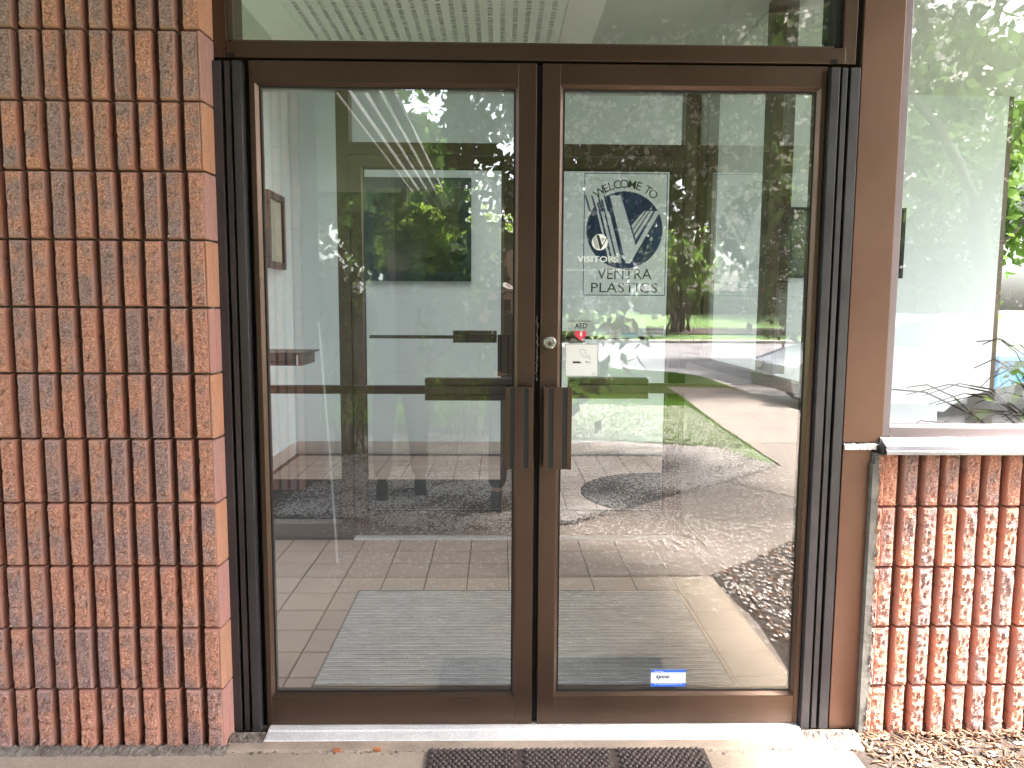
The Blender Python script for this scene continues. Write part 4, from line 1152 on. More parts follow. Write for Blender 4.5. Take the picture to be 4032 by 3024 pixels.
mb.obj("fascia", M_FASCIA, cn)
MB().prism([(-3.3, -0.04), (CXR - 0.06, -0.04), (CXR - 0.06, -2.30), (-1.45, -4.93), (-3.3, -4.93)], 'z', 0.022, 0.30).obj("roof_deck", M_FASCIA, cn)
# walkway roof that runs out from the canopy on the left, boards with open slots at its edge
wr = thing("walkway_roof", "long boarded walkway roof with open slots running away on the left", "canopy", (0, 0, CZ_))
y = -5.06
while y > -11.5:
    MB().box(-3.5, -1.69, y - 0.194, y, 0.0, 0.02).obj("soffit_board", M_SOFFIT, wr); y -= 0.2
for x in (-1.66, -1.515, -1.37, -1.225):
    MB().box(x, x + 0.100, -11.5, -5.07, 0.0, 0.06).obj("batten", M_SOFFIT, wr)
MB().box(-3.5, -1.69, -11.5, -5.06, 0.022, 0.25).obj("roof_deck", M_FASCIA, wr)
for x, y in ((-3.3, -6.2), (-3.3, -11.0), (-1.76, -11.0)):
    MB().box(x - 0.05, x + 0.05, y - 0.05, y + 0.05, -CZ_, -0.001).obj("post", M_FASCIA, wr)
# brick pier carrying the canopy
pr = thing("brick_pier", "ribbed brick pier holding up the canopy, mirrored at the far left of the glass", "pillar", (0, 0, 0))
px0, px1, py0, py1 = -2.42, -1.56, -3.75, -3.25
box_obj("core", M_GROOVE_SHADE, px0, px1, py0, py1, -0.05, 3.39, pr)
for row in range(17):
    for k in range(13):
        o = link("brick", RIBS[random.randrange(10)], pr, (px0 + 0.034 + k * 0.066, py1 + 0.0, row * 0.193 + 0.002)); o.rotation_euler = (0, 0, math.pi)
        o.scale = (1, 1, 0.985)

# ================================================================== OUTSIDE: vegetation
def grow(rng, p, d, length, r, depth, out, tips, spread=0.7, up=0.1, kids=3, droop=0.0, shrink=0.68):
    pts = [p]; rad = [r]; n = 4
    for k in range(n):
        d = d + Vector(rng.normal(0, 0.13, 3)) + Vector((0, 0, up * 0.25 - droop * (4 - depth) * 0.07))
        d.normalize(); p = p + d * (length / n); pts.append(p); rad.append(r * (1 - 0.45 * (k + 1) / n))
        if depth <= 1: tips.append((tuple(p), tuple(d)))
    out.append((pts, rad))
    if depth == 0: return
    for k in range(kids):
        t = Vector(rng.normal(0, 1, 3)); t -= d * t.dot(d); t.normalize()
        nd = (d + t * spread * rng.uniform(0.6, 1.25)).normalized()
        q = pts[-1] if k < 2 else pts[rng.integers(2, n + 1)]
        grow(rng, q, nd, length * shrink * rng.uniform(0.8, 1.15), rad[-1] * 0.72, depth - 1, out, tips, spread, up, kids, droop, shrink)

def tree(name, label, loc, height, trunk_r, seed, depth=4, per_tip=10, leaf=0.07, lmat=None, cat="tree", lean=(0, 0), spread=0.75, up=0.1, kids=3, droop=0.0,
         blossom=0, scatter=0.22, first=0.36, group=None, bsize=0.045, shrink=0.68, bark=None, clear=None):
    rng = np.random.default_rng(seed)
    root = thing(name, label, cat, loc, group)
    out, tips = [], []
    grow(rng, Vector((0, 0, -0.05)), Vector((lean[0], lean[1], 1)).normalized(), height * first, trunk_r, depth, out, tips, spread, up, kids, droop, shrink)
    if clear:                 # boughs cut back from the roofs, and to open sky gaps and sun paths
        P0 = Vector(loc)
        out = out[:1] + [o for o in out[1:] if not any(clear(*(p + P0)) for p in o[0])]
        tips = [t for t in tips if not clear(*(Vector(t[0]) + P0))]
    mb = MB(); br = MB()
    mb.tube(*out[0], n=9)
    for pts, rad in out[1:]: br.tube(pts, [max(0.003, q) for q in rad], n=5, cap=False)
    mb.obj("trunk", bark or M_BARK, root, smooth=True); br.obj("branches", bark or M_BARK, root, smooth=True)
    tp = np.array([t[0] for t in tips])
    c = np.repeat(tp, per_tip, 0) + rng.normal(0, scatter, (len(tp) * per_tip, 3))
    v, f = leaf_verts(c, np.full(len(c), leaf), rng, 0.6)
    link("crown", np_mesh("crown", v, f, lmat), root)
    if blossom:
        c = np.repeat(tp, blossom, 0) + rng.normal(0, scatter * 1.0, (len(tp) * blossom, 3))
        cc = np.repeat(c, 4, 0) + rng.normal(0, bsize * 0.5, (len(c) * 4, 3))
        v, f = leaf_verts(cc, np.full(len(cc), bsize), rng, 0.0, 1.0)
        link("blossom", np_mesh("blossom", v, f, M_BLOSSOM), root)
    return root

def near_roof(x, y, z):
    if z > 2.5 and y > -5.3 and x < 0.52 + (y + 3.70) / 0.653 + 0.45: return True
    return z > 2.3 and x < -0.75 and y > -11.8
# large-leaved crabapple close to the entrance; its hanging twigs fill the left glass
tree("crabapple_tree", "large leaved dark tree whose twigs hang close before the left door", (-1.0, -6.4, 0), 5.6, 0.11, 11, depth=5, per_tip=6, leaf=0.075, lmat=M_LEAF_DK,
     lean=(0.16, 0.12), spread=0.72, up=0.05, droop=0.55, scatter=0.13, first=0.34, clear=near_roof)
tree("blossom_tree", "white blossoming tree shedding petals over the bed by the walk", (0.42, -7.0, 0), 7.8, 0.14, 23, depth=5, per_tip=26, leaf=0.085, lmat=M_LEAF_MD,
     lean=(0.16, 0.02), spread=0.95, up=0.04, droop=0.25, blossom=9, scatter=0.38, first=0.34, clear=lambda x, y, z: near_roof(x, y, z) or (x < 0.25 and z > 1.2))
tree("blossom_tree", "white blossoming tree in the mulch bed at right, its trunk mirrored in the right window", (3.9, -3.7, 0), 6.6, 0.11, 35, depth=5, per_tip=13, leaf=0.075, lmat=M_LEAF_MD,
     lean=(-0.20, 0.16), spread=0.92, up=0.05, droop=0.12, blossom=11, scatter=0.32, first=0.36, clear=lambda x, y, z: near_roof(x, y, z) or y > -2.1)  # crown cut away toward the wall so that sun reaches it
tree("blossom_tree", "white blossoming tree at the right of the drive, behind the silver car", (7.4, -12.5, 0), 8.0, 0.14, 31, depth=5, per_tip=26, leaf=0.095, lmat=M_LEAF_MD,
     lean=(-0.08, 0.02), spread=0.92, up=0.05, droop=0.2, blossom=6, scatter=0.40, first=0.34)
k = 0
for (x, y, h, sd_, lm, lab) in ((-5.5, -13.5, 9.5, 41, M_LEAF_MD, "tall green tree on the lawn behind the walkway roof"),
                           (10.5, -16.5, 10.0, 43, M_LEAF_MD, "tall green tree across the drive on the right"),
                           (17.5, -21.5, 11.0, 44, M_LEAF_BL, "broad dark green tree far along the road on the right"),
                           (-11.5, -17.5, 10.0, 45, M_LEAF_BL, "dark green tree at the far left end of the lawn"),
                           (-4.0, -38.5, 11.5, 46, M_LEAF_MD, "big green tree on the rise across the road"),
                           (21.0, -41.0, 12.0, 47, M_LEAF_MD, "big green tree beyond the red truck")):
    tree("tree", lab, (x, y, 0 if y > -29 else 0.8), h, 0.16, sd_, depth=5, per_tip=26, leaf=0.24 if y > -29 else 0.34, lmat=lm, spread=0.88, up=0.05, scatter=0.62, first=0.30, group="trees around the lawn and drive")

def shrub(name, label, loc, h, w, seed, stems=14, leaves=900, leaf=0.05, lmat=None, bare=0.35, group=None, rr=0.012, cat="shrub"):
    rng = np.random.default_rng(seed)
    root = thing(name, label, cat, loc, group)
    mb = MB(); tips = []
    for k in range(stems):
        a = rng.uniform(0, 2 * math.pi); s = rng.uniform(0.15, 1)
        p = Vector((rng.normal(0, 0.08 * w), rng.normal(0, 0.08 * w), -0.05)); e = Vector((math.cos(a) * s * w / 2, math.sin(a) * s * w / 2, h * rng.uniform(0.7, 1.0)))
        pts = [p.lerp(e, t) + Vector((rng.normal(0, 0.03 * h), rng.normal(0, 0.03 * h), 0.08 * h * math.sin(t * 3.1))) for t in (0, .25, .5, .75, 1)]
        mb.tube(pts, [rr, rr * .85, rr * .7, rr * .5, rr * .3], 5, cap=False)
        for t in range(2, 5): tips.append(tuple(pts[t]))
        for q in range(3):
            b = pts[rng.integers(2, 4)]; e2 = b + Vector(rng.normal(0, 0.16 * h, 3)) + Vector((0, 0, 0.16 * h))
            mb.tube([b, b.lerp(e2, .5), e2], [rr * .45, rr * .35, rr * .2], 4, cap=False); tips.append(tuple(e2))
    mb.obj("stems", M_STEM, root)
    if leaves:
        tp = np.array(tips); tp = tp[tp[:, 2] > h * bare]
        c = tp[rng.integers(0, len(tp), leaves)] + rng.normal(0, 0.11 * h, (leaves, 3)); c[:, 2] = np.maximum(c[:, 2], 0.03)
        v, f = leaf_verts(c, np.full(leaves, leaf), rng, 0.1)
        link("foliage", np_mesh("foliage", v, f, lmat), root)
    return root
shrub("shrub", "leafy green shrub low on the left beside the brick pier", (-1.55, -4.7, 0), 1.25, 1.0, 3, leaves=2600, leaf=0.045, lmat=M_LEAF_LT, bare=0.1)
shrub("shrub", "light green shrub between the two standing people, out on the bed", (-0.45, -5.6, 0), 1.15, 1.2, 4, leaves=3000, leaf=0.045, lmat=M_LEAF_LT, bare=0.05)
shrub("shrub", "tall sunny yellow green shrub on the lawn, behind the two people", (-0.55, -9.8, 0), 2.5, 2.6, 15, stems=22, leaves=6500, leaf=0.06, lmat=M_LEAF_SUN, bare=0.05)
shrub("shrub", "tall grass green shrub behind the walkway posts", (-2.6, -8.2, 0), 1.5, 1.6, 5, leaves=2600, leaf=0.06, lmat=M_LEAF_LT, bare=0.05)
shrub("shrub", "twiggy bare shrub in the mulch bed out in front of the right window", (2.95, -1.15, 0), 1.0, 1.5, 6, stems=26, leaves=90, leaf=0.05, lmat=M_LEAF_LT, bare=0.75, rr=0.009)
shrub("shrub", "vase shaped many stemmed shrub across the road", (8.1, -32.2, 0.2), 4.0, 3.2, 8, stems=22, leaves=1500, leaf=0.20, lmat=M_LEAF_LT, bare=0.6, rr=0.06, group="shrubs on the island across the road")
shrub("shrub", "second many stemmed shrub, farther right across the road", (13.4, -32.2, 0.2), 4.0, 3.4, 9, stems=24, leaves=1300, leaf=0.20, lmat=M_LEAF_LT, bare=0.6, rr=0.05, group="shrubs on the island across the road")
shrub("shrub", "green shrub outside the rear window of the lobby", (5.6, 8.6, -0.2), 2.6, 2.2, 10, leaves=5000, leaf=0.06, lmat=M_LEAF_LT, bare=0.05)
tree("tree", "slender tree outside the rear window of the lobby", (6.4, 8.4, -0.2), 6.0, 0.10, 48, depth=4, per_tip=16, leaf=0.12, lmat=M_LEAF_LT, spread=0.6, scatter=0.3)
gp = thing("stone_post", "tan stone garden post outside the rear window", "post", (4.98, 6.9, -0.2))
for k in range(9): MB().box(-0.16, 0.16, -0.16, 0.16, 0.245 * k, 0.245 * k + 0.238).obj("stone", M_STONE, gp, bevel=0.012)
# clipped hedge across the road
hg = thing("hedge", "long clipped green hedge on the lawn across the road", "hedge", (13.5, -42, 0.9))
rng = np.random.default_rng(77); n = 9000
c = np.stack([rng.uniform(-5.5, 7.5, n), rng.normal(0, 0.45, n), rng.uniform(0, 1.25, n) ** 0.8], 1)
v, f = leaf_verts(c, np.full(n, 0.16), rng, 0); link("foliage", np_mesh("foliage", v, f, M_LEAF_MD), hg)
mb = MB().box(-5.4, 7.4, -0.35, 0.35, -0.1, 0.95); mb.obj("stems", M_STEM, hg)

# petals, grass, mulch
def in_poly_np(x, y, poly):
    c = np.zeros(len(x), bool); n = len(poly)
    for i in range(n):
        x1, y1 = poly[i]; x2, y2 = poly[(i + 1) % n]
        cond = ((y1 > y) != (y2 > y))
        with np.errstate(divide='ignore', invalid='ignore'):
            xi = (x2 - x1) * (y - y1) / (y2 - y1) + x1
        c ^= cond & (x < xi)
    return c
rng = np.random.default_rng(5)
P_ = []
def sprinkle(n, poly, z, clump=0.0):
    xs = [p[0] for p in poly]; ys = [p[1] for p in poly]
    x = rng.uniform(min(xs), max(xs), n); y = rng.uniform(min(ys), max(ys), n)
    k = in_poly_np(x, y, poly)
    if clump:
        d = np.sin(x * 5.1 + 1.3 * np.sin(y * 3.3)) + np.sin(y * 4.7 + 1.7 * np.sin(x * 2.9)) + 0.7 * np.sin(x * 13 + y * 11)
        k &= d > rng.normal(0, clump, n)
    x, y = x[k], y[k]
    if clump:
        x = x + rng.normal(0, 0.05, len(x)); y = y + rng.normal(0, 0.05, len(y))
    P_.append(np.stack([x, y, z + rng.uniform(0.001, 0.006, len(x))], 1))
DENSE = [(2.33, -4.16), (1.69, -3.55), (1.22, -3.19), (0.78, -2.77), (0.32, -2.35), (-0.2, -2.25), (-0.62, -2.25), (-1.06, -2.45), (-1.6, -2.55), (-1.6, -5.8), (-0.26, -5.7), (0.65, -5.35), (1.56, -5.1), (2.04, -5.0)]
sprinkle(150000, DENSE, 0.003, 1.6)
sprinkle(20000, [(2.3, -4.3), (2.04, -5.0), (0.3, -5.6), (-0.8, -6.2), (0.5, -8.2), (2.5, -8.0)], 0.012)
sprinkle(5200, [(-1.0, -2.3), (0.3, -2.25), (0.8, -2.7), (1.24, -3.14), (2.3, -4.1), (2.6, -3.0), (1.66, -2.03), (0.97, -1.4), (0.9, -0.9), (-1.0, -1.1)], 0.0045)
sprinkle(5200, [(-1.6, -2.45), (-1.0, -2.35), (-0.6, -2.2), (0.3, -2.25), (0.8, -2.7), (1.24, -3.14), (1.7, -3.5), (2.3, -4.1), (2.36, -3.9), (1.75, -3.2), (1.3, -2.85), (0.9, -2.4), (0.35, -1.95), (-0.6, -1.95), (-1.0, -2.05)], 0.002, 1.5)
sprinkle(4200, [(-1.0, -2.2), (0.3, -2.25), (0.8, -2.7), (2.1, -3.8), (1.6, -2.2), (0.97, -1.5), (-1.0, -1.5)], 0.0045)
sprinkle(1000, [(2.3, -4.1), (2.6, -3.0), (3.8, -5.5), (3.9, -9.0), (2.7, -9.2), (2.47, -6.3)], 0.002)
sprinkle(13000, [(1.0, -0.5), (1.03, -0.8), (0.99, -1.40), (1.34, -1.68), (1.68, -2.02), (2.6, -2.9), (3.5, -2.9), (3.0, -0.7), (1.3, -0.5)], 0.0, 2.2)
sprinkle(110, [(1.06, -0.5), (1.06, -0.06), (2.3, -0.06), (2.3, -0.5)], 0.012)
pc_ = np.concatenate(P_)
n = len(pc_)
ang = rng.uniform(0, 2 * np.pi, n); sz = rng.uniform(0.0065, 0.0125, n)
ca, sa = np.cos(ang), np.sin(ang)
tilt = rng.uniform(-0.5, 0.5, n)
off = np.array([(-1, -0.35), (0.1, -0.75), (1, 0.0), (0.1, 0.75)])
vv = np.zeros((n, 4, 3))
for k in range(4):
    u, w = off[k] * np.array([1, 1])
    vv[:, k, 0] = pc_[:, 0] + sz * (u * ca - w * sa); vv[:, k, 1] = pc_[:, 1] + sz * (u * sa + w * ca); vv[:, k, 2] = pc_[:, 2] + sz * np.abs(u * tilt) + (0.002 if k % 2 else 0)
tag(link("petals", np_mesh("petals", vv.reshape(-1, 3), np.arange(4 * n).reshape(n, 4), M_PETAL)), "fallen white blossom petals strewn over the bed and walk", None, None, "stuff")

# grass blades on the lawn part that the glass mirrors
n = 200000
x = rng.uniform(-3.0, 3.9, n); y = -5.0 - 9.9 * rng.uniform(0, 1, n) ** 1.2
keep = ~in_poly_np(x, y, WALK) & ~in_poly_np(x, y, PBED) & in_poly_np(x, y, LAWN)
x, y = x[keep], y[keep]; n = len(x)
h = rng.uniform(0.008, 0.036, n); a = rng.uniform(0, 6.28, n); w = rng.uniform(0.002, 0.004, n) * (1 + (-y) * 0.06); bx, by = rng.normal(0, 0.012, n), rng.normal(0, 0.012, n)
v = np.zeros((n, 3, 3))
v[:, 0] = np.stack([x - w * np.cos(a), y - w * np.sin(a), np.full(n, -0.012)], 1); v[:, 1] = np.stack([x + w * np.cos(a), y + w * np.sin(a), np.full(n, -0.012)], 1); v[:, 2] = np.stack([x + bx, y + by, h], 1)
tag(link("grass", np_mesh("grass", v.reshape(-1, 3), np.arange(3 * n).reshape(n, 3), M_GRASSB)), "short spring grass on the lawn", None, None, "stuff")

# wood mulch by the right wall
n = 9000
x = rng.uniform(1.05, 3.4, n); y = -0.03 - 2.2 * rng.uniform(0, 1, n) ** 1.5
ok_ = ~in_poly_np(x, y, WALK); x, y = x[ok_], y[ok_]; n = len(x)
ln = rng.uniform(0.012, 0.05, n); wd_ = rng.uniform(0.002, 0.007, n); hh = rng.uniform(0.001, 0.004, n)
ang = rng.uniform(0, 6.28, n); tl = rng.normal(0, 0.22, n); zc = rng.uniform(0.0, 0.016, n) * np.clip((x - 1.05) * 3.0, 0.2, 1)
v = np.zeros((n, 8, 3)); cx_ = np.array([-1, 1, 1, -1, -1, 1, 1, -1]); cy_ = np.array([-1, -1, 1, 1, -1, -1, 1, 1]); cz_ = np.array([-1, -1, -1, -1, 1, 1, 1, 1])
for k in range(8):
    u = cx_[k] * ln / 2; w = cy_[k] * wd_ / 2
    v[:, k, 0] = x + u * np.cos(ang) - w * np.sin(ang); v[:, k, 1] = y + u * np.sin(ang) + w * np.cos(ang); v[:, k, 2] = zc + cz_[k] * hh / 2 + u * tl
fq = np.array([(0, 3, 2, 1), (4, 5, 6, 7), (0, 1, 5, 4), (1, 2, 6, 5), (2, 3, 7, 6), (3, 0, 4, 7)])
faces = (np.arange(n)[:, None, None] * 8 + fq[None]).reshape(-1, 4)
M_CHIP2 = leaf_mat("wood_chip", (0.07, 0.040, 0.028), (0.33, 0.20, 0.135), 0.0)
tag(link("mulch", np_mesh("mulch", v.reshape(-1, 3), faces, M_CHIP2)), "loose wood mulch chips at the foot of the low brick wall", None, None, "stuff")
# specks of grit in the doorstep joint
n = 260
x = rng.uniform(-1.35, 1.25, n); y = rng.normal(-0.130, 0.008, n); s = rng.uniform(0.0015, 0.005, n)
v = np.zeros((n, 8, 3))
for k in range(8):
    v[:, k, 0] = x + cx_[k] * s * rng.uniform(0.7, 1.2, n); v[:, k, 1] = y + cy_[k] * s * rng.uniform(0.7, 1.2, n); v[:, k, 2] = 0.003 + cz_[k] * s * 0.7
faces = (np.arange(n)[:, None, None] * 8 + fq[None]).reshape(-1, 4)
tag(link("grit", np_mesh("grit", v.reshape(-1, 3), faces, leaf_mat("grit", (0.10, 0.07, 0.06), (0.5, 0.42, 0.36), 0.0))), "grit and crumbs along the doorstep joint", None, None, "stuff")
for (x, y, s, lab) in ((-0.622, -0.122, 0.011, "small orange brick crumb at the left end of the doorstep joint"), (-0.497, -0.121, 0.012, "small orange brick crumb just left of the rubber mat")):
    mb = MB(); r = np.random.default_rng(int(abs(x) * 1000))
    mb.box(x - s, x + s, y - s * .6, y + s * .6, 0.001, 0.012)
    mb.v = [(a + r.normal(0, .002), b + r.normal(0, .002), max(0, c + r.normal(0, .0015))) for a, b, c in mb.v]
    tag(mb.obj("brick_crumb", M_CHIPBR), lab, "brick crumb", "orange brick crumbs on the doorstep")

# rubber knob mat outside
rm = thing("rubber_mat", "dark brown rubber door mat with raised knobs in front of the doorstep", "mat", (0.095, -0.42, 0.0042))
MB().box(-0.4325, 0.4325, -0.04, 0.29, 0.001, 0.010).obj("base", M_RUBBER, rm, bevel=0.002)
kv, kf = [], []
n8 = 8
prof = [(0.0078, 0.0), (0.0078, 0.004), (0.0060, 0.0082), (0.0026, 0.0098)]
def knob(x, y):
    i = len(kv)
    for r_, z in prof:
        for j in range(n8): kv.append((x + r_ * math.cos(2 * math.pi * j / n8), y + r_ * math.sin(2 * math.pi * j / n8), 0.0095 + z))
    kv.append((x, y, 0.0201))
    for q in range(3):
        for j in range(n8): kf.append((i + q * n8 + j, i + q * n8 + (j + 1) % n8, i + (q + 1) * n8 + (j + 1) % n8, i + (q + 1) * n8 + j))
    for j in range(n8): kf.append((i + 3 * n8 + j, i + 3 * n8 + (j + 1) % n8, i + 4 * n8))
for sec in range(3):
    for row in range(21):
        for c_ in range(14):
            x = -0.418 + sec * 0.2905 + c_ * 0.0188 + (0.0094 if row % 2 else 0); y = 0.278 - row * 0.0148
            if x < -0.418 + sec * 0.2905 + 0.262: knob(x, y)
me = bpy.data.meshes.new("knob"); me.from_pydata(kv, [], kf); me.materials.append(M_RUBBER); me.polygons.foreach_set("use_smooth", [True] * len(me.polygons))
ko = link("knobs", me, rm); ko["kind"] = "stuff"

# white stake in the bed
st_ = MB().tube([(-0.99, -1.60, 0.0), (-1.03, -1.66, 0.55), (-1.10, -1.75, 1.30)], [0.006, 0.006, 0.005], 8).obj("stake", M_STAKE)
tag(st_, "thin white stake leaning by the walk, mirrored in the left door", "stake")

# ================================================================== OUTSIDE: vehicles, building
def car(name, label, cat, loc, rz, paint, L=4.5, H=1.45, W=1.78, pickup=False):
    root = thing(name, label, cat, loc); root.rotation_euler = (0, 0, rz)
    hl = L / 2
    if pickup:
        prof = [(-hl, 0.45), (-hl, 0.95), (-hl + 2.0, 1.0), (-hl + 2.02, 1.0), (-hl + 2.1, H), (-hl + 3.3, H), (-hl + 3.95, 1.05), (hl - 0.08, 0.95), (hl, 0.6), (hl, 0.42), (hl - 0.4, 0.30), (-hl + 0.3, 0.32)]
    else:
        prof = [(-hl, 0.50), (-hl + 0.04, 0.82), (-hl + 0.35, 0.93), (-hl + 0.75, 0.97), (-hl + 1.45, H - 0.02), (-hl + 2.2, H), (-hl + 2.75, H - 0.06), (-hl + 3.35, 0.98), (hl - 0.45, 0.82), (hl - 0.08, 0.68), (hl, 0.50), (hl - 0.05, 0.30), (hl - 0.5, 0.20), (-hl + 0.4, 0.22)]
    belt = 0.97
    mb = MB(); n = len(prof)
    secs = []
    for s, inset in ((-1, 1), (-0.86, 0), (0.86, 0), (1, 1)):
        secs.append(len(mb.v))
        for (x, z) in prof:
            tum = max(0.0, z - belt) * 0.32
            yy = s * (W / 2 - tum) if inset else s * (W / 2 - tum) / 0.86 * 0.93
            mb.v.append((x * (0.985 if inset else 1.0), yy * (1.0), z - (0.02 if inset and z > 0.9 else 0)))
    for a in range(3):
        for k in range(n): mb.f.append((secs[a] + k, secs[a] + (k + 1) % n, secs[a + 1] + (k + 1) % n, secs[a + 1] + k)); mb.m.append(0)
    mb.f.append(tuple(secs[0] + k for k in range(n))); mb.m.append(0); mb.f.append(tuple(secs[3] + k for k in range(n - 1, -1, -1))); mb.m.append(0)
    mb.obj("body", paint, root, bevel=0.03)
    gl = (prof[4], prof[5], prof[6]) if not pickup else (prof[4], prof[5], prof[6])
    for s in (-1, 1):
        m2 = MB()
        yb = s * (W / 2 + 0.004); 
        b0, b1 = (-hl + 1.0, -hl + 3.15) if not pickup else (-hl + 2.15, -hl + 3.7)
        t0, t1 = (-hl + 1.55, -hl + 2.7) if not pickup else (-hl + 2.2, -hl + 3.25)
        yt = s * (W / 2 - (H - 0.10 - belt) * 0.32 + 0.006)
        m2.poly([(b0, yb, belt + 0.02), (b1, yb, belt + 0.02), (t1, yt, H - 0.10), (t0, yt, H - 0.10)])
        m2.poly([(b0, yb - s * .01, belt + 0.02), (b1, yb - s * .01, belt + 0.02), (t1, yt - s * .01, H - 0.10), (t0, yt - s * .01, H - 0.10)])
        m2.obj("side_window", M_CARGLASS, root)
    ws0, ws1 = (prof[7], prof[6])
    m2 = MB(); y0, y1 = W / 2 - 0.12, W / 2 - 0.24
    dx, dz = 0.012, 0.012
    m2.poly([(ws0[0] + dx, -y0, ws0[1] + dz + 0.02), (ws0[0] + dx, y0, ws0[1] + dz + 0.02), (ws1[0] + dx, y1, ws1[1] + dz - 0.03), (ws1[0] + dx, -y1, ws1[1] + dz - 0.03)])
    m2.obj("windscreen", M_CARGLASS, root)
    for x in (-hl + 0.85, hl - 0.85):
        for s in (-1, 1):
            w_ = MB().lathe([(0.31, -0.1), (0.32, -0.06), (0.32, 0.06), (0.31, 0.1)], (x, s * (W / 2 - 0.1), 0.32), 'y', 24).obj("wheel", M_TYRE, root)
            MB().lathe([(0.19, s * 0.105), (0.17, s * 0.112)], (x, s * (W / 2 - 0.1), 0.32), 'y', 20).obj("rim", M_CHROME, w_)
    for s in (-1, 1):
        box_obj("headlight", M_LAMP, hl - 0.10, hl + 0.012, s * (W / 2 - 0.28) - 0.17, s * (W / 2 - 0.28) + 0.17, 0.56, 0.69, root, 0.02)
        box_obj("tail_light", M_TAIL, -hl - 0.008, -hl + 0.08, s * (W / 2 - 0.22) - 0.14, s * (W / 2 - 0.22) + 0.14, 0.66, 0.80, root, 0.02)
    return root
cr = car("parked_car", "silver car parked on the drive at the right of the walk", "car", (6.1, -8.95, -0.13), math.pi, M_SILVER, L=4.3, H=1.42)
MB().tube([(0.3, 0.5, 1.38), (0.05, 0.5, 1.75), (-0.12, 0.5, 2.05)], [0.004, 0.003, 0.002], 5).obj("antenna", M_BLACK, cr)
car("pickup_truck", "red pickup truck parked behind the far hedge", "truck", (18.7, -50.5, 1.03), 0.1, M_RED, L=5.2, H=1.75, W=1.9, pickup=True)
car("parked_car", "red car parked behind the far shrubs", "car", (11.4, -51.0, 1.03), 0.05, M_RED, L=4.4, H=1.45)
structure(box_obj("car_park", M_ROAD, -20, 60, -75, -48.5, 1.00, 1.03))
wbld = thing("warehouse", "long low white warehouse beyond the lawn across the road", "building", (3.0, -58, 1.0))
box_obj("wall", M_BLDG, -14, 8.5, -8, 0, 0, 6.5, wbld); box_obj("roof", M_FASCIA, -14.2, 8.7, -8.2, 0.2, 6.5, 6.8, wbld)
for k in range(4):
    f_ = box_obj("dock_door", M_SILVER, -11 + k * 5, -8 + k * 5, 0.0, 0.05, 0.0, 3.4, wbld)
for k in range(15): box_obj("cladding_rib", M_BLDG, -13.5 + k * 1.5, -13.4 + k * 1.5, 0.0, 0.06, 3.45, 6.4, wbld)
# chain link fence on the far verge
fe = thing("chain_link_fence", "galvanised chain link fence in front of the white warehouse", "fence", (6.0, -46.5, 1.0))
for k in range(7): MB().tube([(-6 + k * 2.0, 0, 0), (-6 + k * 2.0, 0, 1.9)], 0.04, 8).obj("post", M_WIRE, fe)
MB().tube([(-6, 0, 1.88), (6, 0, 1.88)], 0.03, 8).obj("top_rail", M_WIRE, fe)
mb = MB()
for k in range(-16, 81):
    x = -6 + k * 0.15
    a, b = (max(-6, x), max(0.0, (-6 - x))), (min(6, x + 1.86), min(1.86, 6 - x))
    if b[0] - a[0] > 0.05: mb.tube([(a[0], 0, a[1]), (b[0], 0, b[1])], 0.006, 3, cap=False)
    x = -6 + k * 0.15
    a, b = (max(-6, x), min(1.86, 1.86 - (-6 - x)) if x < -6 else 1.86), (min(6, x + 1.86), max(0, x + 1.86 - 6))
    if b[0] - a[0] > 0.05: mb.tube([(a[0], 0.01, a[1]), (b[0], 0.01, b[1])], 0.006, 3, cap=False)
o = mb.obj("wire_mesh", M_WIRE, fe); o["kind"] = "stuff"

# ================================================================== PEOPLE (mirrored in the glass, standing behind the camera)
def skin_mesh(name, verts, edges, radii, mat, parent, root_i=0, sub=2):
    me = bpy.data.meshes.new(name); me.from_pydata(verts, edges, []); me.materials.append(mat)
    o = link(name, me, parent)
    md = o.modifiers.new("skin", 'SKIN'); md.use_smooth_shade = True; md.branch_smoothing = 0.5
    me.skin_vertices[0].data[root_i].use_root = True
    for i, r_ in enumerate(radii):
        me.skin_vertices[0].data[i].radius = r_ if isinstance(r_, tuple) else (r_, r_)
    s = o.modifiers.new("sub", 'SUBSURF'); s.levels = sub; s.render_levels = sub
    return o

